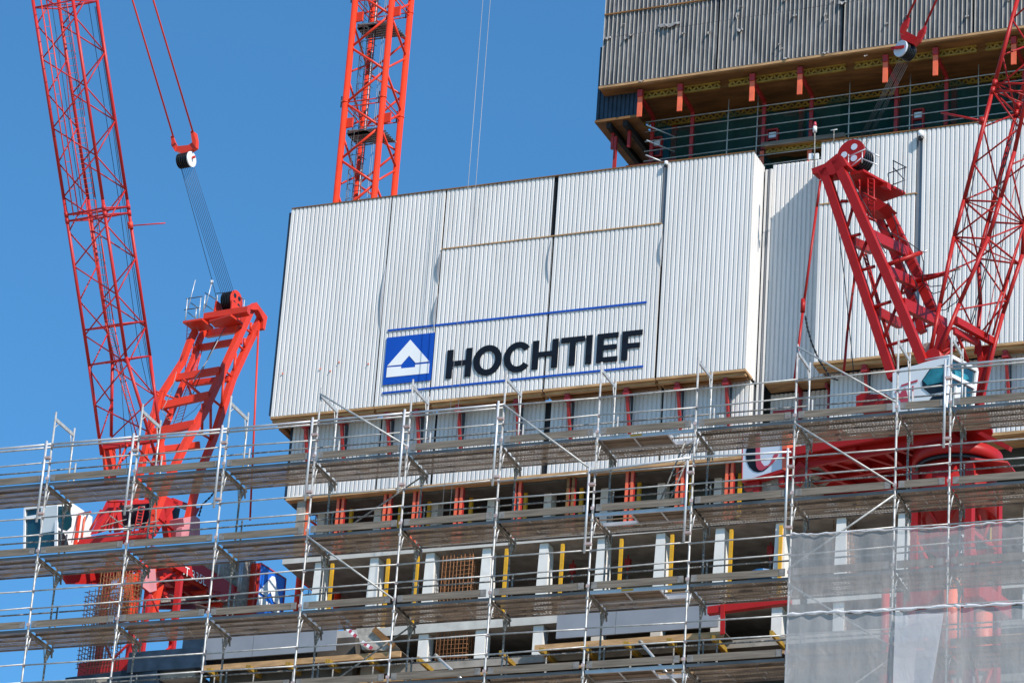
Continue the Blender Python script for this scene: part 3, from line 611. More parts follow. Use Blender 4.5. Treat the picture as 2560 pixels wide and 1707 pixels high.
# decks, toe boards, rails
rails=[];inner=[]
for bi in range(-1,12):
    x0,x1=X_(bi)+.04,X_(bi+1)-.04 if bi<11 else X_(bi)+2.4
    for z in LV:
        zt=2*z-.10
        if zt<-2.5 and bi<5: continue
        hatch=(bi==6)
        ps=range(4) if not hatch else (2,3)
        for k in ps:
            y0=.02+.33*k; b=MB()
            b.face([(x0,y0,zt),(x1,y0,zt),(x1,y0+.315,zt),(x0,y0+.315,zt)],'deck')
            dd=.05 if k else .075
            b.hexa([(x0,y0,zt-dd),(x1,y0,zt-dd),(x1,y0+.012,zt-dd),(x0,y0+.012,zt-dd),(x0,y0,zt-.001),(x1,y0,zt-.001),(x1,y0+.012,zt-.001),(x0,y0+.012,zt-.001)],'flangeL' if k==0 else 'flange')
            b.hexa([(x0,y0+.303,zt-dd),(x1,y0+.303,zt-dd),(x1,y0+.315,zt-dd),(x0,y0+.315,zt-dd),(x0,y0+.303,zt-.001),(x1,y0+.303,zt-.001),(x1,y0+.315,zt-.001),(x0,y0+.315,zt-.001)],'flange')
            for fr in (.33,.66): xx=x0+(x1-x0)*fr+random.uniform(-.1,.1); b.beam((xx,y0+.06,zt-.02),(xx+.02,y0+.26,zt-.02),.02,.015,'galv')
            b.build('deck_plank',sf)
        if hatch:
            b=MB(); xe=x1 if z==-1 else x0+(x1-x0)*(.72 if z%2 else .68)
            if z in(2,): xa,xe=x0+(x1-x0)*.38,x1
            else: xa=x0
            b.box(S,xa,xe,.08,.66,zt-.04,zt-.02,'ply')
            for y in (.02,.66): b.box(S,x0,x1,y,y+.05,zt-.09,zt-.0,'galvB')
            b.box(S,x0,x1,.34,.37,zt-.07,zt-.041,'ply')
            for xx in (xa,xe,(xa+xe)/2): b.box(S,xx-.02,xx+.02,.075,.655,zt-.08,zt-.041,'galvB')
            if z in(1,3): b.box(S,x0+.8,x0+1.1,.015,.018,zt-.07,zt-.02,'yellow')
            b.build('access_hatch',sf)
        b=MB(); tx0,tx1=x0+.06,x1-.06; ta=random.uniform(-.008,.008)
        b.hexa([(tx0,-.055,2*z-.085+ta),(tx1,-.055,2*z-.085-ta),(tx1,-.025,2*z-.085-ta),(tx0,-.025,2*z-.085+ta),(tx0,-.055,2*z+.095+ta),(tx1,-.055,2*z+.095-ta),(tx1,-.025,2*z+.095-ta),(tx0,-.025,2*z+.095+ta)],'toe')
        b.box(S,tx0-.005,tx0+.14,-.062,-.0555,2*z-.08,2*z+.09,'plate'); b.box(S,tx1-.14,tx1+.005,-.062,-.0555,2*z-.08,2*z+.09,'plate'); b.build('toe_board',sf)
        for h in (.44,.92):
            rails.append((bi,z,h))
        inner.append((bi,z))
def rail_mesh(b,bi,z,h):
    x0=X_(bi); x1=X_(bi+1) if bi<11 else x0+2.5; dz=random.uniform(-.02,.02)
    if z==3 and h>.8 and (bi<=4 or bi>=10):
        b.tube((x0,-.03,6.96),(x1,-.03,6.96),.03,'galvB',7); b.tube((x0,-.03,6.87),(x1,-.03,6.87),.026,'galv',7)
    else: b.tube((x0-.02,-.03,2*z+h+dz),(x1-.0,-.03,2*z+h-dz+.01),.020,'galv',7)
rails.sort(key=lambda r:(-(r[1]>=0),abs(r[0]-5)))
for bi,z,h in rails[:96]:
    b=MB(); rail_mesh(b,bi,z,h); b.build('guard_rail',sf)
b=MB()
for r in rails[96:]: rail_mesh(b,*r)
b.build('outer_guard_rails',sf,kind='stuff')
for bi,z in inner:
    x0=X_(bi); x1=X_(bi+1) if bi<11 else x0+2.5
    b=MB(); b.tube((x0+.05,1.36,2*z+.86),(x1+.02,1.36,2*z+.86),.021,'galvD',6); b.build('inner_rail',sf)
for i0,z0,i1,z1,y,m,r in ((3,7.7,4,6.05,-.05,'galv',.026),(5,6.95,6,4.95,-.05,'galv',.026),(8,7.8,9,6.1,-.05,'galv',.024),(3,3.85,4,2.0,-.05,'galv',.024),(8,5.8,9,4.0,-.05,'galv',.024),(3,4.1,4,5.7,YB,'galvD',.022),(8,2.1,9,3.75,-.05,'galv',.024),(3,0.0,4,1.7,YB,'galvD',.022),(8,1.7,9,0,-.05,'galv',.022),(8,-2,9,-.3,-.05,'galv',.022),(-1,7.8,0,6.2,3,'galv',.0)):
    if r: b=MB(); b.tube((X_(i0),y,z0),(X_(i1),y,z1),r,m,7); b.build('diagonal_brace',sf)
# thick bright rail in the bay where the posts are spliced
b=MB(); b.tube((X_(6)-.1,-.08,4.95),(X_(7)-.05,-.08,5.1),.032,'galvB',8); b.tube((X_(7),-.06,5.12),(X_(8)-.05,-.06,5.05),.028,'galvB',8); b.build('guard_rail',sf)
# ladder
ld=MB(); xa,xb=X_(7)-.15,X_(7)-1.0
for dx in (0,.25): ld.tube((xa+dx-.2,.35,5.75),(xb+dx,.35,4.0),.02,'galvD',6)
for k in range(7):
    t=k/7; ld.tube((xa-.2+(xb-xa+.2)*t,.35,5.75-1.75*t-.15),(xa+.05+(xb-xa+.2)*t,.35,5.75-1.75*t),.013,'galvD',5)
ld.build('ladder',sf)
for (x0,y0,x1,y1) in ((1095,1643,1175,1715),(1607,1610,1700,1720)):
    b=MB(); p,q=S.at(x0,y0,w=.4),S.at(x1,y1,w=.4); b.tube(p,q,.035,'galvB',8); b.tube(p,p+(p-q).normalized()*.12,.05,'galvD',8)
    t=b.build('tilted_strut'); t['label']='bright inclined steel strut leaning in the bottom lift, '+('left one' if x0<1200 else 'right one'); t['category']='strut'; t['group']='inclined struts at the bottom'
# ================================================================== debris nets
def net(name,label,x0,x1,ztopf,zbotf,y,m,nx=150,nz=60,amp=.07,seed=1):
    rd=random.Random(seed); wv=[(rd.uniform(3,16),rd.uniform(-4,4),rd.uniform(0,6),rd.uniform(.2,.7)) for _ in range(16)]
    b=MB(); me=[]
    for j in range(nz+1):
        for i in range(nx+1):
            x=x0+(x1-x0)*i/nx; t=j/nz; zt=ztopf(x); zb_=zbotf(x); z=zb_+(zt-zb_)*t
            o=sum(a*math.sin(kx*x+kz*z*.8+ph) for kx,kz,ph,a in wv)*amp/3
            edge=math.exp(-(1-t)*8)+math.exp(-t*8)
            o+=amp*.5*edge*math.sin(x*9+math.sin(x*3)*2)
            me.append(Vector((x,y+o-.0,z)))
    b.v=me
    for j in range(nz):
        for i in range(nx):
            a=j*(nx+1)+i; b.f.append((a,a+1,a+nx+2,a+nx+1)); b.m.append(b.mi(m)); b.sm.append(True)
    o=b.build(name); o['label']=label; o['category']='netting'; return o
xn0=X_(8)+.02; xn1=X_(11)+2.6
def zpx(px,py): return S.at(px,py,w=-.12)
def edge(lst):
    P=[(zpx(*p).x,zpx(*p).z) for p in lst]
    def f(x):
        for (a,za),(c,zc) in zip(P,P[1:]):
            if x<=c: return za+(zc-za)*(x-a)/(c-a) if x>a else za
        return P[-1][1]
    return f
top=edge([(1978,1335),(2035,1337),(2120,1330),(2245,1324),(2380,1319),(2470,1309),(2560,1304),(2700,1292)])
mid=edge([(1970,1538),(2060,1531),(2150,1530),(2245,1525),(2380,1516),(2420,1516),(2560,1509),(2700,1500)])
net('debris_net','upper translucent white debris net on the scaffold at the lower right',xn0,xn1,top,mid,-.14,'net',amp=.012,seed=3)
net('debris_net','lower translucent white debris net below the twisted hem',xn0,xn1,lambda x:mid(x)-.03,lambda x:-3.2,-.14,'netlow',nz=70,amp=.014,seed=8)
def hem(pts,r,lb):
    b=MB(); P=[zpx(*p)+Vector((0,-.05,0)) for p in pts]; Q=[]
    for a,c in zip(P,P[1:]):
        for k in range(8): Q.append(a+(c-a)*k/8)
    Q.append(P[-1])
    for k,(a,c) in enumerate(zip(Q,Q[1:])): b.tube(a+Vector((0,0,.012*math.sin(k*1.9))),c+Vector((0,0,.012*math.sin((k+1)*1.9))),r*(1+.4*math.sin(k*1.3)),'hem',7,r*(1+.4*math.sin((k+1)*1.3)),False)
    o=b.build('net_hem'); o['label']=lb; o['category']='net hem'
hem([(1970,1538),(2060,1531),(2150,1530),(2245,1525),(2380,1516),(2420,1516),(2560,1509),(2700,1500)],.034,'twisted white hem where the two debris nets meet')
hem([(1978,1335),(2035,1337),(2120,1330),(2245,1324),(2380,1319),(2470,1309),(2560,1304),(2700,1292)],.018,'thin white top hem of the upper debris net')
b=MB(); A=[zpx(*p) for p in ((2240,1542),(2360,1534))]; n=16
for i in range(n):
    for j in range(2):
        t0,t1=i/n,(i+1)/n
        f=lambda s,t: A[0].lerp(A[1],s)*(1)+Vector((-.0-s*t*.55,-.08-.05*math.sin(s*5+t*4),-4.2*t))
        b.face([f(j/2,t0),f((j+1)/2,t0),f((j+1)/2,t1),f(j/2,t1)],'net2',True)
o=b.build('net_strip'); o['label']='brighter double strip of netting hanging inside the lower debris net'; o['category']='netting'

# ================================================================== cranes
def interp(poly,y):
    for (x0,y0),(x1,y1) in zip(poly,poly[1:]):
        if y<=y1 or (x1,y1)==poly[-1]: 
            t=(y-y0)/(y1-y0); return x0+(x1-x0)*t
class Chord:
    """a chord traced in the crane's own vertical planes; callable by height"""
    def __init__(s,pts): s.p=sorted(pts,key=lambda q:q.z)
    def __call__(s,z):
        p=s.p
        for a,c in zip(p,p[1:]):
            if z<=c.z: return a+(c-a)*((z-a.z)/(c.z-a.z))
        a,c=p[-2],p[-1]; return a+(c-a)*((z-a.z)/(c.z-a.z))
def jib(par,Fr,ch,m,dirv,s0,s1,step,r=.075,rb=.034,cross=(),phase=0,joints=()):
    """ch: four Chords A,B,C,D (A-B and C-D are side faces, A-C and B-D the wide faces)"""
    base=ch[0].p[0]
    def at(c,s):  # point on chord whose coordinate along dirv is s
        lo,hi=c.p[0].z-5,c.p[-1].z+40
        for _ in range(40):
            mid_=(lo+hi)/2
            if (c(mid_)-base).dot(dirv)<s: lo=mid_
            else: hi=mid_
        return c((lo+hi)/2)
    for c in ch:
        b=MB(); pp=c.p; a,e_=pp[-2],pp[-1]; pts=pp+[e_+(e_-a).normalized()*22]
        for p,q in zip(pts,pts[1:]): b.tube(p,q,r,m,12)
        b.build('jib_chord',par)
    b=MB(); n=int((s1-s0)/step); st=[s0+step*k for k in range(n+1)]
    A,B,C_,D_=ch
    for k in range(n):
        e0=(k+phase)%2
        pa=lambda c,j: at(c,st[j])
        b.tube(pa(A if e0 else B,k),pa(B if e0 else A,k+1),rb,m,7)
        b.tube(pa(C_ if e0 else D_,k),pa(D_ if e0 else C_,k+1),rb,m,7)
        b.tube(pa(C_ if e0 else A,k),pa(A if e0 else C_,k+1),rb,m,7)
        b.tube(pa(B if e0 else D_,k),pa(D_ if e0 else B,k+1),rb,m,7)
    b.build('jib_lacing',par)
    for s in cross:
        b=MB()
        P=[at(c,s) for c in (A,B,D_,C_)]
        for i in range(4): b.tube(P[i],P[(i+1)%4],rb*1.15,m,8)
        if s in joints:
            for p in P: b.tube(p-dirv*.12,p+dirv*.12,r*1.3,m,12)
        b.tube(P[0],P[2],rb*.8,m,6)
        b.build('cross_frame',par)
    return at
def steel(par,name,p,q,w_,h_,m,up=Vector((0,0,1))):
    b=MB(); b.beam(p,q,w_,h_,m,up); return b.build(name,par)
# ---------------- left crane
lc=thing('luffing_crane',LC.P(0,1,18),'luffing tower crane at the left with steep lattice jib, white cab and blue counterweight sign','crane')
a_=LC.tr([(82,0),(160,500),(223.4,915)],u=-.94)+LC.tr([(254,1137)],u=-1.35)
b_=LC.tr([(145.4,0),(220.4,500),(280.8,907)],u=-.94)+LC.tr([(278,1091)],u=-1.35)
c_=LC.tr([(182,0),(256.8,500),(315,892)],u=.94)+LC.tr([(391.7,1147)],u=1.35)
d_=LC.tr([(242.4,0),(318,500),(375,890)],u=.94)+LC.tr([(400.7,1096)],u=1.35)
chL=[Chord(q) for q in (a_,b_,c_,d_)]
dL=(a_[0]-a_[2]).normalized()
sA=lambda y:(LC.at(*[(82+(y/915)*141.4),y],u=-.94)-chL[0].p[0]).dot(dL)
stp=(sA(191)-sA(536))/4
atL=jib(lc,LC,chL,'craneJ',dL,sA(912)-2.15*stp,sA(912)+15*stp,stp,.078,.034,(sA(912),sA(825),sA(553),sA(537),sA(20)),1,(sA(553),sA(537)))
# root beam, feet
u_=lambda a,c:MB()
b=MB(); p,q=LC.at(258,1117,u=-1.35),LC.at(398,1095,u=1.35); b.beam(p,q,.22,.3,'craneJ'); b.build('root_beam',lc)
b=MB()
for us,pl in ((-1.35,[(254,1120),(283,1110),(286,1205),(262,1215)]),(1.35,[(392,1120),(404,1095),(412,1180),(398,1180)])):
    b=MB(); b.prism(LC.tr(pl,u=us),LC.u*.12,'craneL'); b.build('jib_foot',lc)
b=MB()
for x0,x1 in ((300,330),(345,300)): b.tube(LC.at(x0,1112,u=-.3),LC.at(x1-30,1185,u=-.3),.05,'craneL',8)
b.tube(LC.at(335,1110,u=.3),LC.at(385,1165,u=.3),.05,'craneL',8); b.tube(LC.at(318,1112,u=0),LC.at(285,1185,u=0),.05,'craneL',8); parts(b,'root_brace',lc)
# catwalk in the jib
b=MB()
def band(pts0,pts1,u,m,r=.03):
    P,Q=LC.tr(pts0,u=u),LC.tr(pts1,u=u); b.path(P,r,m); b.path(Q,r,m)
    L=min(len(P),len(Q))
    for i in range(L-1):
        n=16
        for k in range(n): b.tube(P[i].lerp(P[i+1],k/n),Q[i].lerp(Q[i+1],k/n),.012,m,4)
band([(102,0),(184,540)],[(116,0),(197,540)],-.3,'craneL')
band([(166,0),(212,290)],[(150,0),(176,298)],.1,'craneL',.02)
band([(176,298),(208,500)],[(209,295),(237,494)],0,'craneL')
band([(214,500),(262,800),(292,920),(342,1090)],[(238,500),(283,800),(310,940),(349,1075)],0,'craneL')
b.build('jib_catwalk',lc)
b=MB()
for pl,u in (([(159,0),(199,260),(235,500),(271,800),(300,905),(318,1180)],.2),([(163,0),(203,260),(240,500),(276,800),(305,930),(340,1140)],.25),([(237,17),(274,260),(306,500),(350,800),(381,985)],.8),([(240,17),(277,260),(310,500),(354,800),(384,985)],.8),([(220,0),(300,520),(345,860),(372,980)],.5),([(128,0),(207,540)],-.3)):
    b.path(LC.tr(pl,u=u),.014,'rope',5)
b.build('hoist_rope',lc)
b=MB(); p=LC.at(331,563,u=.94); q=LC.at(413,558,u=2.6); b.tube(LC.at(333,564,u=.94),q,.03,'craneL',6); b.tube(LC.at(325,555,u=.94),LC.at(327,572,u=.94),.13,'craneL',8); b.build('outrigger_rod',lc)
# pendants & floating block
b=MB()
Y0=LC.at(434,345,u=-.45); Y1=LC.at(483,333,u=.65)
b.tube(Y0,LC.at(330.7,0,u=-.5)+ (LC.at(330.7,0,u=-.5)-Y0),.045,'craneL',8); b.tube(Y1,LC.at(382.7,0,u=.7)+(LC.at(382.7,0,u=.7)-Y1),.045,'craneL',8)
b.build('pendant_bar',lc)
b=MB(); fr=dict(w=LC.L(Y0)[1])
wY=LC.L(Y0)[1]
b.prism(LC.tr([(428,350),(434,352),(440,366),(470,363),(481,356),(486,330),(490,350),(489,368),(470,380),(455,384),(436,376),(428,364)],w=wY),LC.w*.25,'craneL')
b.prism(LC.tr([(426,340),(432,340),(440,362),(437,378),(430,366)],w=wY-.05),LC.w*.1,'craneL'); b.prism(LC.tr([(476,328),(482,327),(490,352),(489,368),(480,356)],w=wY-.05),LC.w*.1,'craneL')
b.build('pendant_yoke',lc)
pc=LC.at(465,401,w=wY+.1); ax=(LC.u*1+LC.w*0).normalized()
b=MB()
for k in range(6): b.tube(pc+ax*(-.34+.1*k),pc+ax*(-.34+.1*k+.03),.37,'black',20); b.tube(pc+ax*(-.34+.1*k+.031),pc+ax*(-.34+.1*k+.099),.33,'black',16)
b.build('sheave_pack',lc); b=MB(); b.tube(pc+ax*.27,pc+ax*.33,.38,'cabw',28); b.build('sheave_disc',lc)
b=MB(); b.beam(pc-ax*.42-LC.z*.08,pc+ax*.5+LC.z*.1,.08,.09,'craneL'); b.build('block_cheek',lc)
# ropes to A-frame head
hd=LC.at(575,757,u=.25)
b=MB()
for k in range(8):
    p=pc+ax*(-.36+.095*k)+LC.w*.2-LC.z*.2; q=LC.at(553+4.6*k,733,u=-.25+.1*k); 
    b.tube(p,q,.010,'rope',5)
b.tube(pc-ax*.38,LC.at(530,700,u=-.5),.014,'rope',5); b.tube(LC.at(530,700,u=-.5),LC.at(542,750,u=-.5),.014,'rope',5)
b.build('luffing_rope',lc)
# A-frame
K=lambda x,y:(380+x/3.92,700+y/3.92)
ur,ul=1.2,-1.05
AFm='craneL'
def leg(par,Fr,pts,m,wd,hd_,name='a_frame_leg',**k):
    b=MB(); P=Fr.tr(pts,**k)
    for p,q in zip(P,P[1:]): b.beam(p,q,wd,hd_,m)
    return b.build(name,par)
leg(lc,LC,[K(975,270),K(810,640),K(520,1270),K(330,1600),(350,1400)][:4]+[(425,1190),(370,1330)],AFm,.26,.34,u=ur)
leg(lc,LC,[K(1060,380),K(790,960),K(600,1560),(500,1180),(462,1330)],AFm,.26,.32,u=ur)
leg(lc,LC,[K(425,500),K(365,620),K(300,800),K(100,1110),(380,1050),(340,1230),(315,1345)],AFm,.24,.28,u=ul)
leg(lc,LC,[K(520,470),K(470,580),K(400,790),K(250,1150),K(130,1440),(385,1160),(352,1345)],AFm,.22,.24,u=ul)
b=MB(); b.prism(LC.tr([K(975,228),K(1080,370),K(1055,500),K(1035,480),K(1040,400),K(1000,320),K(985,300),K(940,300),K(900,290)],u=ur),LC.u*.3,AFm); b.build('a_frame_head',lc)
def xbeam(par,Fr,p0,u0,p1,u1,wd,h,m,name='cross_beam'): steel(par,name,Fr.at(*p0,u=u0),Fr.at(*p1,u=u1),wd,h,m)
for p0,p1,h in ((K(235,960),K(665,885),.34),(K(85,1235),K(560,1130),.36),(K(0,1500),K(420,1410),.38),(K(540,530),K(850,480),.36)): xbeam(lc,LC,p0,ul,p1,ur,.2,h,AFm)
for p0,p1,h in ((K(370,1015),K(760,965),.28),(K(470,665),K(880,595),.3),((372,1128),(500,1112),.3)): xbeam(lc,LC,p0,ul+.1,p1,ur,.2,h,AFm)
b=MB()
for a,c in ((K(935,490),K(965,515)),(K(855,645),K(895,685)),(K(735,905),K(795,955)),(K(600,1175),K(685,1245)),(K(440,1480),K(570,1555))): b.tube(LC.at(*a,u=ur),LC.at(*c,u=ur),.06,AFm,8)
for a,c in ((K(970,420),K(965,500)),(K(905,570),K(905,660)),(K(820,720),K(800,930)),(K(700,960),K(685,1220)),(K(575,1200),K(575,1560)),(K(495,1210),K(490,1500))): b.tube(LC.at(*a,u=ur),LC.at(*c,u=ur),.07,AFm,8)
parts(b,'leg_strut',lc)
b=MB(); b.tube(LC.at(*K(300,970),u=-.6),LC.at(*K(490,1135),u=.6),.07,AFm,8); b.tube(LC.at(*K(340,1010),u=-.4),LC.at(*K(400,1160),u=.1),.05,AFm,8); b.tube(LC.at(*K(40,1110),u=-1.2),LC.at(*K(135,1200),u=-1),.07,AFm,8); b.tube(LC.at(*K(115,1260),u=-1),LC.at(*K(190,1315),u=-.9),.07,AFm,8); b.tube(LC.at(*K(40,1090),u=-1.2),LC.at(*K(250,1170),u=-.7),.05,AFm,8); parts(b,'diagonal_strut',lc)
zt=LC.L(LC.at(*K(600,440),u=0))[2]
# platform at the head
b=MB(); b.prism([LC.at(*K(300,420),z=zt),LC.at(*K(490,390),z=zt),LC.at(*K(600,480),z=zt),LC.at(*K(420,510),z=zt)],LC.z*.1,AFm)
b.prism([LC.at(*K(560,410),z=zt),LC.at(*K(770,350),z=zt),LC.at(*K(895,440),z=zt),LC.at(*K(620,470),z=zt)],LC.z*.1,AFm)
b.prism([LC.at(*K(500,380),z=zt+.3),LC.at(*K(930,310),z=zt+.3),LC.at(*K(960,350),z=zt+.3),LC.at(*K(560,430),z=zt+.3)],LC.z*.3,AFm); b.build('head_platform',lc)
b=MB()
for x,y0,y1 in ((325,410,180),(455,410,175),(425,385,280),(620,365,150),(760,350,130),(885,405,195),(505,310,150)): b.tube(LC.at(*K(x,y0),w=6.6),LC.at(*K(x+(y0-y1)*.1,y1),w=6.6),.03,'galvB',6)
for a,c in ((K(335,185),K(495,160)),(K(315,293),K(475,270)),(K(630,132),K(800,118)),(K(620,245),K(775,230)),(K(800,130),K(905,190)),(K(805,240),K(890,300)),(K(520,125),K(625,190)),(K(510,235),K(610,300)),(K(380,225),K(450,270)),(K(350,315),K(420,370))): b.tube(LC.at(*a,w=6.6),LC.at(*c,w=6.6),.025,'ladder',6)
b.tube(LC.at(*K(350,290),w=6.6),LC.at(*K(425,0),w=6.6),.022,'galvB',6); b.tube(LC.at(*K(520,280),w=6.6),LC.at(*K(585,30),w=6.6),.025,'galvB',6); b.tube(LC.at(*K(583,35),w=6.6),LC.at(*K(588,5),w=6.6),.07,'cabw',8)
b.build('head_railing',lc)
sh=LC.at(*K(820,205),u=.3)
b=MB()
for k in range(6): b.tube(sh+LC.u*(-.55+.09*k),sh+LC.u*(-.55+.09*k+.03),.5,'black',20)
b.build('sheave_pack',lc)
b=MB(); b.tube(sh+LC.u*(0),sh+LC.u*.06,.52,AFm,28); b.build('head_sheave',lc)
b=MB()
for k in range(4): a=R(45+90*k); o=LC.w*math.cos(a)*.27+LC.z*math.sin(a)*.27; b.tube(sh+LC.u*.05+o,sh+LC.u*.07+o,.12,'black',10)
b.build('sheave_hole',lc)
b=MB(); b.prism([sh+LC.u*.09+LC.w*-.5-LC.z*.2,sh+LC.u*.09+LC.w*.4-LC.z*.3,sh+LC.u*.09+LC.w*.5-LC.z*1.2,sh+LC.u*.09-LC.w*.5-LC.z*1.2],LC.u*.06,AFm); b.prism([sh-LC.u*.9+LC.w*-.4,sh-LC.u*.9+LC.w*.3,sh-LC.u*.9+LC.w*.5-LC.z*1.2,sh-LC.u*.9-LC.w*.5-LC.z*1.2],LC.u*.06,AFm); parts(b,'sheave_bracket',lc)
b=MB(); b.tube(LC.at(*K(1043,490),u=ur+.2),LC.at(625,1300,u=ur+.2),.05,'craneL',8); b.build('rear_tie_bar',lc)
b=MB(); b.path(LC.tr([K(790,330),K(750,400),K(540,790),K(405,1000)],u=.4),.025,'ropeL',6); b.path(LC.tr([K(790,330),K(900,300)],u=.6),.025,'ropeL',6); b.path(LC.tr([K(240,900),K(190,1100),K(95,1280),K(160,1370),K(280,1385),K(420,1270),K(520,1150)],u=-.2),.015,'ropeL',5); b.path(LC.tr([K(300,740),K(180,1130),K(100,1270)],u=-1),.015,'rope',5)
b.path(LC.tr([K(635,580),K(540,780),K(400,1120)],u=0),.02,'rope',5); b.build('electric_cable',lc)
b=MB()
def ladder(b,Fr,p0,p1,q0,q1,n,m,r=.02,**k):
    P0,P1,Q0,Q1=[Fr.at(*x,**k) for x in (p0,p1,q0,q1)]; b.tube(P0,P1,r,m,5); b.tube(Q0,Q1,r,m,5)
    for i in range(n+1): b.tube(P0.lerp(P1,i/n),Q0.lerp(Q1,i/n),r*.7,m,4)
ladder(b,LC,K(440,780),K(210,1410),K(490,690),K(290,1390),22,'craneL',u=-.6)
ladder(b,LC,K(345,460),K(325,900),K(420,440),K(390,880),12,'craneL',u=-1.3); ladder(b,LC,K(400,580),K(380,900),K(470,640),K(445,880),9,'craneL',u=-1.1); b.build('ladder',lc)
# machinery deck, cab, counter jib
V=lambda x,y:(x/2.2173,1000+y/2.2173)
W_=lambda x,y:(400+x/6.03,1380+y/6.03)
b=MB(); b.beam(LC.at(*V(440,795),u=-2.0),LC.at(*V(830,745),u=1.3),.5,.35,'craneJ'); b.build('machinery_deck',lc)
b=MB()
for pl in ([V(590,560),V(640,560),V(590,720),V(500,745)],[V(640,600),V(652,720),V(632,735),V(618,640)],[V(900,540),V(960,570),V(880,680),V(830,760),V(800,700)],[V(920,590),V(940,760),V(905,765),V(880,600)],[V(1050,600),V(1080,600),V(1000,760),V(960,760)],[V(640,560),V(790,555),V(800,575),V(650,585)],[V(930,545),V(1060,595),V(1045,615),V(930,575)]):
    b.prism(LC.tr(pl,u=.3),LC.u*.3,'craneJ')
b.build('a_frame_base',lc)
b=MB(); b.prism(LC.tr([V(660,560),V(850,560),V(1000,600),V(980,700),V(700,700)],u=-.2),-LC.u*.2,'black'); b.build('winch_housing',lc)
b=MB(); b.prism(LC.tr([(458,1295),(488,1288),(500,1298),(500,1342),(465,1348)],u=1.35),-LC.u*.8,'pink'); b.prism(LC.tr([(455,1318),(470,1312),(470,1345),(452,1348)],u=1.4),-LC.u*.3,'pink'); b.build('motor_cover',lc)
b=MB()
for a,c in ((V(800,590),V(775,700)),(V(735,605),V(800,588)),(V(680,722),V(880,690)),(V(690,700),V(880,668)),(V(610,640),V(690,700)),(V(560,700),V(700,660)),(V(720,640),V(722,740)),(V(865,600),V(862,740))): b.tube(LC.at(*a,u=1.45),LC.at(*c,u=1.45),.028,'galvD',5)
for a,c in ((V(830,615),V(965,725)),(V(600,560),V(700,560)),(V(640,570),V(610,730)),(V(500,720),V(560,610)),(V(560,720),V(640,600))): b.tube(LC.at(*a,u=.9),LC.at(*c,u=.9),.06,'craneR',6)
ladder(b,LC,V(770,590),V(740,740),V(800,595),V(770,745),9,'craneJ',.03,u=1.5)
b.build('deck_railing',lc)
b=MB()
for a,c in ((W_(20,420),W_(640,340)),(W_(40,620),W_(760,500)),(W_(100,700),W_(880,760)),(W_(60,330),W_(560,720)),(W_(300,330),W_(260,560)),(W_(700,420),W_(560,520))): b.beam(LC.at(*a,u=.5),LC.at(*c,u=.5),.1,.16,'craneR')
b.beam(LC.at(*W_(0,740),u=.8),LC.at(*W_(1060,650),u=.8),.08,.1,'galvD')
b.build('jib_bracing',lc)
b=MB(); b.prism(LC.tr([(352,1430),(388,1415),(392,1475),(375,1480),(352,1462)],u=1.36),-LC.u*.05,'pink'); b.build('gusset_plate',lc)
b=MB(); P=LC.tr([(545,1215),(528,1240),(505,1262),(497,1290)],u=1.5)
for p,q in zip(P,P[1:]):
    for k in range(6): b.tube(p.lerp(q,k/6),p.lerp(q,(k+.75)/6),.05 if k%2 else .03,'black',5)
b.build('slack_chain',lc)
# cab (front glass toward the viewer's left)
wc=-2.5
ca=lambda x,y:(40+x/7.84,1220+y/7.84)
b=MB(); b.prism(LC.tr([ca(165,395),ca(800,330),ca(795,1240),ca(150,1290)],w=wc),LC.w*.08,'glass'); cab=b.build('cab',lc)
b=MB(); fr=[ca(165,395),ca(790,330)],[ca(150,600),ca(790,470)],
for a,c,r in ((ca(178,395),ca(160,1290),.045),(ca(800,330),ca(785,1240),.07),(ca(165,590),ca(790,490),.07),(ca(178,400),ca(800,330),.05)): b.beam(LC.at(*a,w=wc-.05),LC.at(*c,w=wc-.05),.08,r*2,'cabw')
b.build('window_frame',cab)
us=LC.L(LC.at(*ca(805,800),w=wc))[0]
b=MB(); b.prism(LC.tr([ca(810,330),ca(1050,260),ca(1200,350),ca(1330,440),ca(1500,560),ca(1470,960),ca(1250,1020),ca(1060,1180),ca(800,1240)],u=us+.01),-LC.u*.9,'cabw'); b.build('cab_body',cab)
b=MB(); b.prism(LC.tr([ca(830,350),ca(1040,350),ca(1100,600),ca(1085,750),ca(1000,830),ca(900,800),ca(820,740)],u=us+.03),-LC.u*.02,'glass'); b.prism(LC.tr([ca(830,820),ca(930,870),ca(1000,970),ca(1040,1150),ca(820,1180)],u=us+.03),-LC.u*.02,'black'); b.build('side_window',cab)
b=MB(); b.beam(LC.at(*ca(1245,530),u=us+.1),LC.at(*ca(1160,1140),u=us+.1),.1,.14,AFm); b.beam(LC.at(*ca(1225,510),u=us+.1),LC.at(*ca(1460,465),u=us+1.2),.06,.08,AFm); b.tube(LC.at(*ca(1350,560),u=us+.1),LC.at(*ca(1290,1000),u=us+.1),.04,'orange',6); b.build('cab_ladder',cab)
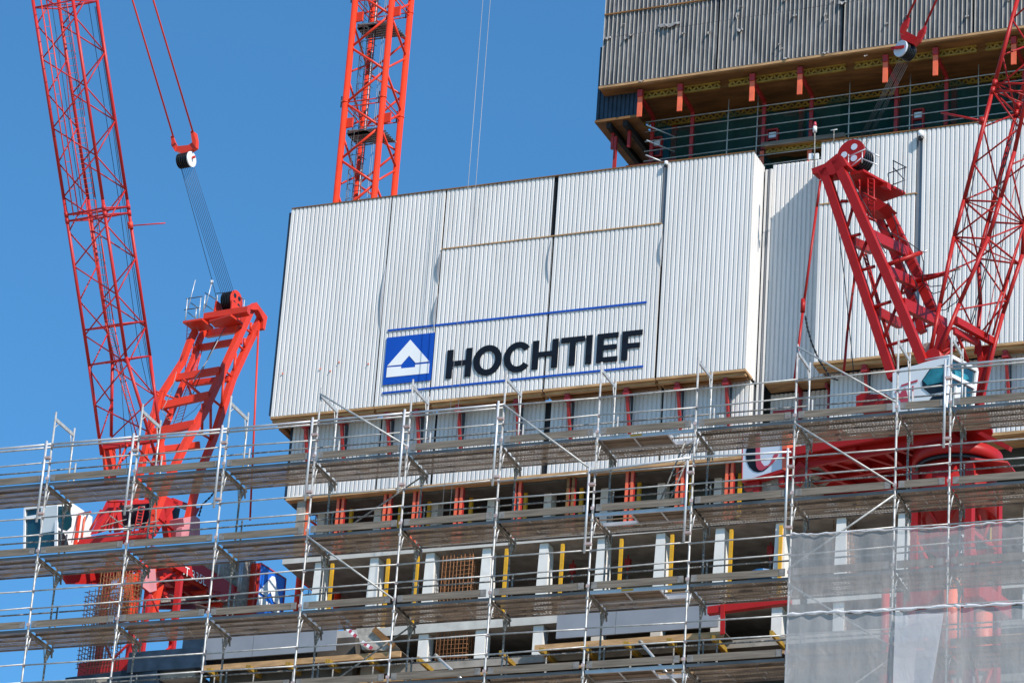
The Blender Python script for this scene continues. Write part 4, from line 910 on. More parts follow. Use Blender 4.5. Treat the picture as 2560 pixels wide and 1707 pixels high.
# counter jib: girders run back (away) from the tower
b=MB()
P1=LC.at(*W_(230,230),u=1.3); P2=LC.at(*W_(1200,640),u=1.3)
b.prism(LC.tr([W_(150,215),W_(610,195),W_(1180,560),W_(1175,615),W_(930,635)],u=1.3),LC.u*.12,'craneJ')
b.prism(LC.tr([W_(-20,250),W_(300,330),W_(1000,740),W_(1160,760),W_(1160,860),W_(0,860)],u=-1.6),-LC.u*.1,'redsteel')  # dark plate stands in for the shaded inside of the counter jib
b.beam(LC.at(*W_(60,150),u=1.1),LC.at(*W_(990,700),u=1.1),.25,.3,AFm)
b.prism(LC.tr([(210,1425),(360,1420),(395,1445),(560,1545),(600,1530),(620,1500),(400,1400)],u=-.2),LC.u*.1,AFm)
b.prism(LC.tr([(150,1438),(200,1430),(330,1410),(345,1425),(250,1460),(165,1460)],u=-1.6),LC.u*.15,'craneR')
b.beam(LC.at(*W_(80,510),u=-1),LC.at(*W_(650,440),u=1.2),.12,.18,AFm); b.beam(LC.at(*W_(60,680),u=-1),LC.at(*W_(700,600),u=1.2),.12,.18,AFm); b.beam(LC.at(*W_(560,760),u=-.6),LC.at(*W_(930,800),u=1.2),.12,.25,AFm)
zz=LC.L(LC.at(420,1500,u=.5))[2]
b.beam(LC.at(*W_(60,560),u=0),LC.at(*W_(900,860),u=0),.2,.25,'craneR')
b.build('counter_jib',lc)
b=MB(); b.tube(LC.at(*W_(900,150),u=1.5),LC.at(*W_(870,380),u=1.5),.04,'galvB',6)
for x0,x1 in ((1215,1190),(1250,1215)): b.tube(LC.at(*W_(x0,160),u=1.5),LC.at(*W_(x1-20,590),u=1.5),.05,'galvB',6)
b.build('deck_railing',lc)
b=MB(); 
for pl in ([W_(750,180),W_(870,180),W_(870,330),W_(760,250)],): b.prism(LC.tr(pl,u=.9),-LC.u*1.6,'concblk')
b.prism(LC.tr([W_(900,200),W_(1060,150),W_(1060,600),W_(1000,580),W_(900,350)],u=1.0),-LC.u*2,'concblk')
b.prism(LC.tr([W_(1090,130),W_(1270,120),W_(1420,140),W_(1340,830),W_(1140,860),W_(1150,400)],u=1.1),-LC.u*2.2,'concblk')
b.prism(LC.tr([W_(1400,140),W_(1445,135),W_(1380,830),W_(1335,835)],u=1.1),-LC.u*2.2,'black'); b.build('counterweight',lc)
lsg=MB(); lsg.prism(LC.tr([W_(1520,165),W_(1895,400),W_(1845,900),W_(1440,930)],u=1.42),-LC.u*.08,'cblue'); lsgo=lsg.build('counterweight_sign',lc)
b=MB(); b.prism(LC.tr([W_(1695,355),W_(1735,370),W_(1815,805),W_(1715,742),W_(1668,592),W_(1600,665),W_(1492,585)],u=1.47),-LC.u*.03,'white'); b.build('emblem_mark',lsgo)
b=MB(); b.prism(LC.tr([W_(1482,632),W_(1592,705),W_(1595,728),W_(1705,805),W_(1710,780),W_(1800,845),W_(1800,925),W_(1460,800),],u=1.47),-LC.u*.03,'white'); b.build('emblem_mark',lsgo)
b=MB(); P=LC.tr([W_(1445,935),W_(1515,160),W_(1897,400),W_(1848,900)],u=1.43)
for p,q in zip(P,P[1:]): b.beam(p,q,.06,.06,'redsign')
b.build('sign_edge',lsgo)
b=MB(); b.prism(LC.tr([W_(1450,160),W_(1512,160),W_(1440,930),W_(1380,940)],u=1.38),-LC.u*2.2,AFm); b.build('counterweight_frame',lc)
def textmesh(par,s,p,dx,dy,h,m,th=.012):
    cu=bpy.data.curves.new('tmp','FONT'); cu.body=s; cu.size=1.0; cu.extrude=0
    o=bpy.data.objects.new('tmp',cu); sc.collection.objects.link(o); dg=bpy.context.evaluated_depsgraph_get(); me=bpy.data.meshes.new_from_object(o.evaluated_get(dg)); bpy.data.objects.remove(o)
    b=MB(); base=len(b.v); b.v=[p+dx*(v.co.x*h)+dy*(v.co.y*h) for v in me.vertices]
    for f in me.polygons: b.f.append(tuple(f.vertices)); b.m.append(b.mi(m)); b.sm.append(False)
    return b.build('lettering',par)
p=LC.at(*W_(350,290),u=1.44); q=LC.at(*W_(560,400),u=1.44); dx=(q-p).normalized(); upv=(LC.z-dx*LC.z.dot(dx)).normalized()
textmesh(lc,'.T 335L',p-upv*.12,dx,upv,.62,'white'); p2=LC.at(*W_(720,540),u=1.44); textmesh(lc,'tronic',p2-upv*.15,dx,upv,.55,'redsign')
# tower mast of the left crane
zt=29.3
mm=[LC.P(-1.15,.7,0),LC.P(1.15,.7,0),LC.P(1.15,3.0,0),LC.P(-1.15,3.0,0)]
def mast(par,C4,z0,z1,m,r,rb,step,box=False):
    for c in C4:
        b=MB(); a=Vector((c.x,c.y,z0)); d=Vector((c.x,c.y,z1))
        if box: b.beam(a,d,r*2,r*2,m,Vector((0,1,0)))
        else: b.tube(a,d,r,m,14)
        b.build('mast_leg',par)
    b=MB(); z=z0; k=0
    while z<z1-.1:
        zn=min(z+step,z1)
        for i in range(4):
            p,q=C4[i],C4[(i+1)%4]
            if k%2: p,q=q,p
            b.tube((p.x,p.y,z),(q.x,q.y,zn),rb,m,8)
        if k%2==0:
            for i in (0,2): p,q=C4[i],C4[(i+1)%4]; 
        z=zn; k+=1
    b.build('mast_lacing',par)
mast(lc,mm,20,29.6,'craneJ',.13,.06,1.9,True)
b=MB()
for x0,x1,pl in ((0,0,[V(735,960),V(770,960),V(745,1200),V(700,1200)]),(0,0,[V(885,1010),V(910,1020),V(870,1190),V(840,1190)])): b.prism(LC.tr(pl,u=.9),-LC.u*.3,AFm)
b.prism(LC.tr([V(800,980),V(870,950),V(870,1090),V(780,1030)],u=.6),-LC.u*.1,'orange')
b.box(LC,-1.9,1.6,.3,3.2,23.6,24.3,'craneJ'); b.box(LC,-2.3,2.6,0,3.3,22.7,23.55,'dksheet'); b.build('mast_base',lc)
# rebar on the left crane base
def cageL(pxs,lb,m):
    (x0,y0),(x1,y1)=pxs; p=LC.at(x0,y1,w=-1.5); q=LC.at(x1,y1,w=-1.5); z0=LC.L(p)[2]; z1=LC.L(LC.at(x0,y0,w=-1.5))[2]; a,c=LC.L(p)[0],LC.L(q)[0]; b=MB(); n=11
    for i in range(n):
        u=a+(c-a)*i/(n-1)
        for w_ in (-1.5,-.7): b.tube(LC.P(u,w_,z0),LC.P(u,w_,z1+random.uniform(-.3,.3)),.02,m,5)
    z=z0
    while z<z1:
        for w_ in (-1.5,-.7): b.tube(LC.P(a-.1,w_,z),LC.P(c+random.uniform(-.1,.2),w_,z+random.uniform(-.04,.04)),.016,m,5)
        for u in (a,c): b.tube(LC.P(u,-1.5,z),LC.P(u,-.7,z),.016,m,5)
        z+=.21
    t=b.build('rebar_cage'); t['label']=lb; t['category']='rebar cage'
cageL(((240,1425),(318,1545)),'orange rusty rebar bundle beside the left crane mast, upper one','rust')
cageL(((193,1480),(268,1670)),'dark rebar cage in front of the left crane mast','rustd')

# ---------------- middle mast
mc=thing('tower_crane_mast',MC.P(7.2,-11,-30),'tall orange red lattice tower mast with ladder rising behind the lettered screen','crane mast')
zq=54.0
q0=MC.at(863.6,256.8,z=zq); q1=MC.at(957.9,243.9,z=zq); q2=MC.at(1002,293.8,z=zq); q3=q0+q2-q1
MQ=[q0,q1,q2,q3]
for c in MQ:
    b=MB(); b.tube((c.x,c.y,-30.6),(c.x,c.y,66),.155,'craneM',16); 
    for z in (zq,zq-5.8,zq+5.8): b.tube((c.x,c.y,z-.03),(c.x,c.y,z+.03),.175,'craneM',16); b.tube((c.x-.17,c.y-.1,z-.3),(c.x-.17,c.y-.1,z+.3),.035,'black',6)
    b.build('mast_leg',mc)
zm=lambda px,py,c:0
b=MB()
def zat(px,py,c):   # height of pixel row on a vertical chord
    d=ray(px,py); t=(Vector((c.x,c.y,0))-Vector((CLOC.x,CLOC.y,0))).length/Vector((d.x,d.y,0)).length; return CLOC.z+d.z*t
# front face q0-q1: V bracing; nodes on q0 at pixel rows, on q1 at pixel rows
r0=[(881,120),(863,258),(852,400)]; 
za=[zat(881,120,q0),zat(864,258,q0),zat(852,400,q0)]; per=(za[0]-za[2])/2
for k in range(-4,17):
    z=za[0]+2*per-per*k
    b.tube((q0.x,q0.y,z),(q1.x,q1.y,z+per*.5),.062,'craneM',9); b.tube((q0.x,q0.y,z),(q1.x,q1.y,z-per*.5),.062,'craneM',9)
    b.tube((q3.x,q3.y,z-per*.1),(q2.x,q2.y,z+per*.4),.055,'craneM',9); b.tube((q3.x,q3.y,z-per*.1),(q2.x,q2.y,z-per*.6),.055,'craneM',9)
    # right face q1-q2 : long diagonal and horizontal
    b.tube((q1.x,q1.y,z-per*.5),(q2.x,q2.y,z-per*1.0+.3),.062,'craneM',9); b.tube((q1.x,q1.y,z-per*.47),(q2.x,q2.y,z+.25),.055,'craneM',9)
    b.tube((q0.x,q0.y,z-per*.55),(q3.x,q3.y,z-per*1.05),.055,'craneM',9); b.tube((q0.x,q0.y,z-per*.45),(q3.x,q3.y,z+.2),.05,'craneM',9)
b.build('mast_lacing',mc)
for zf in (zq-1.5,zq+4.35,zq+10.2,zq-7.3,zq-13):
    b=MB(); ins=.1
    a,c,d,e_=[Vector((p.x,p.y,zf)) for p in (q0,q1,q2,q3)]
    b.prism([e_.lerp(a,.8),e_.lerp(a,.35).lerp(d,.0),d.lerp(c,.1),c.lerp(d,.15).lerp(a,.12),a.lerp(c,.5).lerp(d,.15)],Vector((0,0,.06)),'metal')
    b.prism([a.lerp(d,.08),a.lerp(c,.45).lerp(d,.1),a.lerp(c,.45).lerp(d,.35),e_.lerp(a,.7)],Vector((0,0,.06)),'metal')
    for t in range(6): s_=a.lerp(e_,.3+.1*t); b.beam(s_,s_+(c-a),.05,.06,'ladder')
    b.build('rest_platform',mc)
    b=MB()
    for p in (q0,q1): b.box(MC,MC.L(p)[0]-.1,MC.L(p)[0]+.5,MC.L(p)[1],MC.L(p)[1]+.1,zf+.1,zf+.6,'craneM')
    for dz in (1.35,1.1): 
        for i in range(4): p,q=MQ[i],MQ[(i+1)%4]; b.tube((p.x,p.y,zf+dz+.15),(q.x,q.y,zf+dz+.15),.03,'craneM',6)
    b.build('platform_bracket',mc)
b=MB(); lx=q0.lerp(q2,.42)+MC.u*-.25; 
for du in (-.22,.22): b.tube(lx+MC.u*du+MC.z*(20-lx.z),lx+MC.u*du+MC.z*(66-lx.z),.025,'ladder',6)
for k in range(160): z=20+.29*k; o=Vector((lx.x,lx.y,z)); b.tube(o-MC.u*.22,o+MC.u*.22,.018,'ladder',5)
for k in range(60):
    z=20+.78*k; o=Vector((lx.x,lx.y,z)); ring=[o+MC.u*(.36*math.cos(R(a)))-MC.w*(.7*max(0,math.sin(R(a)))) for a in range(0,181,30)]; b.path(ring,.016,'ladder',4)
for a in (30,60,90,120,150): p=lx+MC.u*(.36*math.cos(R(a)))-MC.w*(.7*math.sin(R(a))); b.tube((p.x,p.y,20),(p.x,p.y,66),.012,'ladder',4)
b.build('caged_ladder',mc)
b=MB(); p=lx+MC.u*.05+MC.w*.1; b.tube((p.x,p.y,20),(p.x,p.y,66),.035,'cabw',6); p=lx+MC.u*.62; b.tube((p.x,p.y,20),(p.x,p.y,66),.012,'ropeL',5); p=lx+MC.u*.72; b.tube((p.x,p.y,20),(p.x,p.y,66),.012,'ropeL',5); p=lx+MC.u*.8+MC.w*.2; b.tube((p.x,p.y,20),(p.x,p.y,66),.03,'galvB',6); b.build('cable',mc)
# hanging ropes before the screen
for px,py,lb in ((1151.5,700,'thin pale hoist rope hanging before the lettered screen, left of the pair'),(1170.7,700,'thin pale hoist rope hanging before the lettered screen, right of the pair')):
    p=F.at(px,py,w=-1.2); b=MB(); b.tube((p.x,p.y,29.2),(p.x,p.y,62),.013,'ropeL',6); t=b.build('hanging_rope'); t['label']=lb; t['category']='rope'; t['group']='hoist ropes before the screen'

# ---------------- right crane
rc=thing('luffing_crane',RC.P(1,1.6,10),'deep red luffing tower crane at the right with white cab and leaning A-frame','crane')
m='craneR'
nA,nB=.72,2.6
A1=RC.tr([(2543.5,0),(2484,218),(2410,501),(2385,593)],w=nA)+RC.tr([(2350,760)],w=.45)+RC.tr([(2326,880)],w=.35)
B1=RC.tr([(2618,0),(2536,380),(2502,496),(2471,593)],w=nA)+RC.tr([(2398,760)],w=.45)+RC.tr([(2345,890)],w=.35)
n_=RC.w*(nB-nA)
C1=[p+n_ for p in A1[:4]]+[RC.at(2451,760,w=2.9),RC.at(2440,885,w=3.0)]
D1=[p+n_ for p in B1[:3]]+RC.tr([(2555.7,637),(2507,785),(2449,1000)],w=2.9)
chR=[Chord(q) for q in (A1,B1,C1,D1)]
dR=(A1[0]-A1[3]).normalized()
sR=lambda pp:(pp-chR[0].p[0]).dot(dR)
s593=sR(A1[3]); s501=sR(A1[2]); s218=sR(A1[1]); st2=(s501-s593)
jib(rc,RC,chR,m,dR,s593-2*st2,s593+11*st2,st2,.075,.033,(s593,s501,s218+.15,s218-.15,s593+9*st2),1,(s218+.15,s218-.15))
b=MB(); b.prism(RC.tr([(2350,798),(2360,818),(2372,815),(2388,790),(2352,880),(2332,880)],w=.4),RC.w*.06,m); b.build('jib_foot_plate',rc)
b=MB(); b.beam(RC.at(2388,801,w=.42),RC.at(2484,855,w=3.0),.2,.26,m); b.beam(RC.at(2382,825,w=.45),RC.at(2440,855,w=2.2),.16,.22,m)
b.tube(RC.at(2355,880,w=.5),RC.at(2428,838,w=2.2),.05,m,8); b.tube(RC.at(2360,890,w=.5),RC.at(2395,862,w=1.6),.05,m,8); b.tube(RC.at(2395,840,w=1),RC.at(2420,905,w=2),.06,m,8); b.build('root_beam',rc)
b=MB(); b.prism(RC.tr([(2436,842),(2450,850),(2456,890),(2448,905),(2444,900)],w=2.6),RC.w*.08,m); b.prism(RC.tr([(2450,865),(2478,862),(2456,960),(2448,1015),(2430,1010)],w=2.9),RC.w*.35,m); b.build('jib_foot_plate',rc)
b=MB(); c0=RC.at(2330,890,w=.1); b.tube(c0,c0+RC.w*.9,.3,m,20); b.tube(RC.at(2321,876,w=.9),RC.at(2321,876,w=1.5),.28,'coupler',14); b.build('pivot_pin',rc)
b=MB()
for pl,w_ in (([(2447,380),(2400,620),(2370,780)],.8),([(2540,300),(2500,440),(2470,640),(2440,760),(2412,855)],1.8),([(2545,300),(2505,440),(2475,640),(2445,760),(2418,855)],1.8)): b.path(RC.tr(pl,w=w_),.02,'rope',5)
b.build('hoist_rope',rc)
b=MB(); b.path(RC.tr([(2620,200),(2540,450),(2500,640),(2460,850)],w=2.2),.015,m,5); b.path(RC.tr([(2560,560),(2520,700),(2482,838)],w=2.4),.045,m,6); b.path(RC.tr([(2545,610),(2505,730),(2465,842)],w=2.3),.045,m,6); b.build('jib_catwalk',rc)
b=MB(); b.tube(RC.at(2353,282,w=.72),RC.at(2457,303,w=.72),.04,m,7); b.tube(RC.at(2457,296,w=.72),RC.at(2455,310,w=.72),.13,m,10); b.build('outrigger_rod',rc)
# A-frame
Q=lambda x,y:(1950+x/2.6131,350+y/2.6131)
bw=3.3
def legR(pts,w_,wd,h): leg(rc,RC,pts,m,wd,h,w=w_)
legR([Q(290,200),Q(500,830),Q(600,1130),Q(740,1560)],0,.3,.30)
legR([Q(370,130),Q(700,880),Q(830,1190),Q(935,1450)],0,.3,.32)
legR([Q(620,460),Q(730,690),Q(900,1130),(2306,830)],bw,.26,.28)
legR([Q(690,440),Q(900,880),Q(1110,1380)],bw,.3,.34)
b=MB(); b.prism(RC.tr([Q(205,188),Q(290,155),Q(370,90),Q(405,105),Q(440,165),Q(405,175),Q(350,225),Q(285,235),Q(270,265),Q(258,235),Q(250,215),Q(212,222)],w=-.15),RC.w*.5,m); b.build('a_frame_head',rc)
def xb(p0,p1,h,w0=.1,w1=bw): steel(rc,'cross_beam',RC.at(*p0,w=w0),RC.at(*p1,w=w1),.22,h,m)
for p0,p1,h in ((Q(590,620),Q(840,740),.38),(Q(690,850),Q(900,945),.36),(Q(800,1070),Q(1075,1205),.42),(Q(470,660),Q(600,720),.3),(Q(630,1120),Q(780,1200),.34),(Q(1130,1250),Q(1380,1330),.0)):
    if h: xb(p0,p1,h)
b=MB()
for a,c in ((Q(450,635),Q(525,615)),(Q(520,855),Q(620,825)),(Q(600,1095),Q(725,1055)),(Q(675,1350),Q(835,1305)),(Q(400,400),Q(440,400))): b.tube(RC.at(*a,w=0),RC.at(*c,w=0),.06,m,8)
l1=lambda y:(290+(y-200)*.335,y); l2=lambda y:(370+(y-130)*.432,y)
for y0,y1 in ((400,615),(620,830),(835,1070),(1060,1325)): b.tube(RC.at(*Q(*l2(y0)),w=0),RC.at(*Q(*l1(y1)),w=0),.06,m,8)
for a,c in ((Q(660,575),Q(720,555)),(Q(680,450),Q(640,560)),(Q(740,600),Q(725,700)),(Q(800,1000),Q(890,980)),(Q(820,860),Q(790,1010)),(Q(880,1240),Q(1010,1200)),(Q(910,1080),Q(860,1200))): b.tube(RC.at(*a,w=bw),RC.at(*c,w=bw),.055,m,8)
parts(b,'leg_strut',rc)
b=MB(); b.tube(RC.at(*Q(690,820),w=.2),RC.at(*Q(925,735),w=1.0),.085,m,8); b.tube(RC.at(*Q(925,735),w=1.0),RC.at(*Q(965,722),w=1.1),.03,'galvB',6); b.tube(RC.at(*Q(890,925),w=2.8),RC.at(*Q(1100,865),w=2.8),.085,m,8); b.tube(RC.at(*Q(910,890),w=2.8),RC.at(*Q(1080,868),w=2.8),.04,m,6); b.tube(RC.at(*Q(1100,862),w=2.8),RC.at(*Q(1178,842),w=2.8),.03,'galvD',6); parts(b,'stop_arm',rc)
zp=RC.L(RC.at(*Q(600,260),w=1.6))[2]
b=MB(); b.prism([RC.at(*Q(440,240),z=zp),RC.at(*Q(545,205),z=zp),RC.at(*Q(820,355),z=zp),RC.at(*Q(680,405),z=zp),RC.at(*Q(520,345),z=zp)],RC.z*.09,m); b.build('head_platform',rc)
b=MB(); b.prism(RC.tr([Q(470,330),Q(540,350),Q(620,370),Q(700,420),Q(640,460),Q(540,460),Q(500,400)],w=1.8),RC.w*.8,m); b.prism(RC.tr([Q(640,255),Q(700,280),Q(700,310),Q(650,300)],w=2),RC.w*.3,m); b.prism(RC.tr([Q(430,150),Q(500,200),Q(540,210),Q(460,230)],w=.6),RC.w*.6,m); b.build('head_bracket',rc)
b=MB()
ladder(b,RC,Q(575,250),Q(575,510),Q(615,260),Q(612,520),9,m,.03,w=.6); b.tube(RC.at(*Q(545,350),w=.5),RC.at(*Q(630,395),w=.5),.05,m,6); b.tube(RC.at(*Q(565,505),w=.5),RC.at(*Q(630,530),w=.5),.05,m,6); b.tube(RC.at(*Q(518,260),w=.6),RC.at(*Q(518,370),w=.6),.04,m,6)
ladder(b,RC,Q(530,700),Q(720,1360),Q(560,740),Q(770,1500),24,m,.035,w=1.2); b.build('ladder',rc)
sh=RC.at(*Q(462,88),w=.9)
b=MB()
for k in range(5): b.tube(sh+RC.w*(.2+.14*k),sh+RC.w*(.25+.14*k),.52,'black',20)
b.build('sheave_pack',rc); b=MB(); b.tube(sh,sh+RC.w*.08,.56,m,28); b.build('head_sheave',rc)
b=MB()
for k in range(3): a=R(60+120*k); o=RC.u*math.cos(a)*.27+RC.z*math.sin(a)*.27; b.tube(sh-RC.w*.01+o,sh+o,.13,'pale',10)
b.build('sheave_hole',rc)
b=MB()
for a,c in ((Q(448,95),Q(445,235)),(Q(538,80),Q(535,150)),(Q(448,110),Q(560,60)),(Q(560,60),Q(650,110)),(Q(455,180),Q(530,120)),(Q(530,120),Q(640,165))): b.tube(RC.at(*a,w=.3),RC.at(*c,w=.3),.022,'galvB',5)
for a,c in ((Q(740,135),Q(740,290)),(Q(815,175),Q(808,350)),(Q(738,135),Q(825,180)),(Q(705,220),Q(822,180)),(Q(705,225),Q(715,290)),(Q(720,300),Q(818,262)),(Q(738,180),Q(815,262))): b.tube(RC.at(*a,w=2.6),RC.at(*c,w=2.6),.022,'ladder',5)
b.build('head_railing',rc)
b=MB(); b.path(RC.tr([Q(265,265),Q(240,440),Q(150,1110)],w=-.1),.05,m,8); b.path(RC.tr([Q(150,1110),Q(95,1560)],w=-.1),.05,m,8); b.tube(RC.at(*Q(152,1040),w=-.1),RC.at(*Q(148,1125),w=-.1),.09,m,8); b.path(RC.tr([Q(490,880),Q(440,1250),Q(415,1540)],w=bw),.05,m,8); b.build('rear_tie_bar',rc)
b=MB(); P=[RC.at(*x,w=-.1) for x in (Q(165,1150),Q(180,1230),Q(205,1320),Q(250,1430),Q(330,1550),(2095,950))]
for p,q in zip(P,P[1:]):
    n=6
    for k in range(n): a=p.lerp(q,k/n); c=p.lerp(q,(k+.75)/n); b.tube(a,c,.045 if k%2 else .03,'black',5)
b.build('slack_chain',rc)
b=MB()
for pl,w_ in (([Q(415,140),Q(500,330),Q(600,500),Q(640,560),Q(840,670),Q(905,715),Q(925,735)],.3),([Q(420,150),Q(510,370),Q(590,560),Q(690,740)],.3),([Q(710,410),Q(760,560),Q(800,760),Q(900,960)],2.4),([Q(920,740),Q(938,800),Q(930,930),Q(985,958),Q(1060,950)],2),([Q(940,950),Q(1000,1005),Q(1080,980),Q(1130,880)],2.2),([Q(800,950),Q(860,1010),Q(920,960)],2.2),([Q(980,1120),Q(1080,1110),Q(1150,1060),Q(1200,1000)],1.5),([Q(380,570),Q(420,900),Q(460,1300),Q(485,1568)],3),([Q(850,1200),Q(900,1300),Q(945,1370)],.5)): b.path(RC.tr(pl,w=w_),.018,'rope',5)
b.build('electric_cable',rc)
# pendant block of right crane
G_=lambda x,y:(2180+x/4.126,y/4.126)
wb=1.6
b=MB(); Y0=RC.at(*G_(350,230),w=wb-.5); Y1=RC.at(*G_(500,340),w=wb+.6)
for a,c,w_ in ((G_(360,190),G_(450,0),wb-.5),(G_(545,270),G_(665,0),wb+.6)):
    p,q=RC.at(*a,w=w_),RC.at(*c,w=w_); b.tube(p,q+(q-p)*2,.045,m,8)
b.build('pendant_bar',rc)
b=MB(); b.prism(RC.tr([G_(290,340),G_(310,300),G_(345,320),G_(440,370),G_(480,390),G_(430,460),G_(300,405)],w=wb),RC.w*.2,m)
b.prism(RC.tr([G_(285,340),G_(295,280),G_(330,210),G_(380,180),G_(360,270),G_(310,350)],w=wb-.5),RC.w*.12,m); b.prism(RC.tr([G_(440,440),G_(480,330),G_(550,265),G_(540,330),G_(490,430),G_(450,465)],w=wb+.5),RC.w*.12,m); b.build('pendant_yoke',rc)
pb=RC.at(*G_(290,500),w=wb-.1); axr=(RC.w*.9+RC.u*.25).normalized()
b=MB(); b.tube(pb,pb+axr*.07,.32,'pale',26); b.build('sheave_disc',rc)
b=MB()
for k in range(6): b.tube(pb+axr*(.10+.08*k),pb+axr*(.13+.08*k),.32,'black',18); b.tube(pb+axr*(.131+.08*k),pb+axr*(.179+.08*k),.26,'galvD',14)
b.build('sheave_pack',rc)
b=MB(); b.beam(pb-RC.u*.34+RC.z*.05-RC.w*.06,pb+RC.u*.2-RC.w*.06-RC.z*.02,.05,.11,m); b.beam(pb+RC.u*.05-RC.w*.06,pb+axr*.65-RC.z*.08,.07,.1,m); b.build('block_cheek',rc)
b=MB()
for k in range(7): b.tube(pb+axr*(.08+.08*k)-RC.z*.25,RC.at(2135+3.0*k+(8 if k>3 else 0),372,w=.9+.12*k),.008,'rope',5)
b.build('luffing_rope',rc)
# cab
H=lambda x,y:(2180+x/4.126,620+y/4.126)
b=MB(); wcb=-.4
cabs=[H(213,1290),H(300,1240),H(460,1205),H(550,1175),H(800,1110),H(750,1568),H(745,1700),H(213,1700)]
b.prism(RC.tr(cabs,w=wcb),RC.w*1.6,'cabw'); cab=b.build('cab',rc)
b=MB(); b.prism(RC.tr([H(600,1240),H(755,1195),H(735,1480),H(600,1505),H(520,1440),H(515,1365)],w=wcb-.02),RC.w*.015,'black'); b.build('window_frame',cab)
b=MB(); b.prism(RC.tr([H(605,1250),H(745,1208),H(728,1380),H(570,1415),H(525,1365)],w=wcb-.035),RC.w*.01,'glassR'); b.build('side_window',cab)
b=MB(); b.prism(RC.tr([H(620,1530),H(735,1510),H(735,1640),H(560,1640),H(590,1568)],w=wcb-.03),RC.w*.02,'black'); b.build('lower_window',cab)
uF=RC.L(RC.at(*H(800,1110),w=wcb))[0]
b=MB(); b.prism(RC.tr([H(835,1130),H(1075,1265),H(1035,1700),H(770,1700)],u=uF+.02),-RC.u*.05,'glass'); b.build('front_window',cab)
b=MB(); 
for a,c in ((H(820,1120),H(1085,1262)),(H(790,1300),H(1060,1440)),(H(1082,1262),H(1035,1640)),(H(815,1120),H(760,1640)),(H(865,1430),H(850,1640))): b.beam(RC.at(*a,u=uF+.05),RC.at(*c,u=uF+.05),.08,.13,'cabw')
b.build('front_frame',cab)
b=MB(); b.prism(RC.tr([H(850,1260),H(900,1270),H(985,1310),H(1000,1350),H(940,1370),H(860,1320)],u=uF+.035),-RC.u*.01,'glassR'); b.prism(RC.tr([H(870,1440),H(920,1430),H(905,1600),H(860,1600)],u=uF+.035),-RC.u*.01,'pale'); b.build('foil_sunshade',cab)
b=MB(); P=[RC.at(*H(550,1150),w=wcb),RC.at(*H(805,1105),w=wcb),RC.at(*H(1010,1205),u=uF)]; b.path(P,.025,'galvB',6); b.build('roof_rail',cab)
b=MB(); b.prism(RC.tr([H(300,1410),H(468,1355),H(470,1375),H(300,1428)],w=wcb-.02),RC.w*.01,'redsign'); b.prism(RC.tr([H(235,1480),H(255,1475),H(290,1500),H(320,1450),H(345,1440),H(372,1540),H(372,1600),H(300,1600)],w=wcb-.02),RC.w*.01,'redsign'); b.prism(RC.tr([H(412,1422),H(428,1418),H(426,1540),H(410,1545)],w=wcb-.02),RC.w*.01,'redsign'); b.build('cab_emblem',cab)
# slewing deck
Z=lambda x,y:(1960+x/3.92,1030+y/3.92)
b=MB()
zd=RC.L(RC.at(*Z(1900,420),w=1.6))[2]
b.box(RC,-5.2,1.0,.0,3.6,zd+.5,zd+.62,m)
b.prism([RC.P(1.001,.0,zd+.5),RC.P(2.6,.0,zd+.5),RC.P(2.2,1.2,zd+.5),RC.P(1.001,2.6,zd+.5)],RC.z*.12,m)
b.box(RC,-5.25,2.65,-.15,-.002,zd+.42,zd+.72,m)
for w_ in (.3,1.7,3.2): b.box(RC,-6.2,1.0,w_,w_+.14,zd+.1,zd+.5,m)
for u in (-5.5,-4.2,-2.9,-1.6,-.3,.9): b.box(RC,u,u+.14,.45,3.19,zd+.15,zd+.49,m)
for u in (-4.9,-3.6,-2.3,-1.0): b.beam(RC.P(u,.5,zd+.2),RC.P(u+1.2,3.1,zd+.2),.12,.12,m)
b.prism(RC.tr([Z(1880,200),Z(1940,190),Z(2215,330),Z(2200,370)],w=.2),RC.w*.2,m)
b.build('slewing_deck',rc)
b=MB(); p=RC.at(*Z(1790,470),w=1.6); cu=RC.L(p)[0]-.4; cc=RC.P(cu,1.7,0)
for r_,z0,z1,mm2 in ((1.55,zd-.35,zd+.1,m),(1.45,zd-.5,zd-.351,'black'),(1.35,zd-2.2,zd-.501,m)): b.tube(cc+RC.z*z0,cc+RC.z*z1,r_,mm2,36)
b.build('slewing_ring',rc)
b=MB(); pts=[(1.0,-1.9),(1.9,-1.0),(1.9,1.0)]
b.prism([cc+RC.u*1.1-RC.w*1.2+RC.z*(zd-.62),cc+RC.u*2.1-RC.w*.4+RC.z*(zd-.62),cc+RC.u*1.9+RC.w*.8+RC.z*(zd-.62),cc+RC.u*1.0+RC.w*.6+RC.z*(zd-.62)],RC.z*.06,m); b.build('ring_platform',rc)
sq=1.02
for sx,sy in ((-1,-1),(1,-1),(1,1),(-1,1)):
    b=MB(); p=cc+RC.u*sx*sq+RC.w*sy*sq; b.beam(p+RC.z*8,p+RC.z*(zd-.7),.26,.26,m,RC.w); b.build('mast_leg',rc)
b=MB()
for k in range(7):
    z0=zd-1.2-1.9*k; z1=z0-1.9
    for (a,c) in (((-1,-1),(1,-1)),((1,-1),(1,1)),((1,1),(-1,1)),((-1,1),(-1,-1))):
        p=cc+RC.u*a[0]*sq+RC.w*a[1]*sq; q=cc+RC.u*c[0]*sq+RC.w*c[1]*sq; mdl=(p+q)/2
        b.tube(p+RC.z*z0,mdl+RC.z*z1,.07,m,8); b.tube(q+RC.z*z0,mdl+RC.z*z1,.07,m,8); b.beam(p+RC.z*z1,q+RC.z*z1,.1,.16,m)
b.build('mast_lacing',rc)
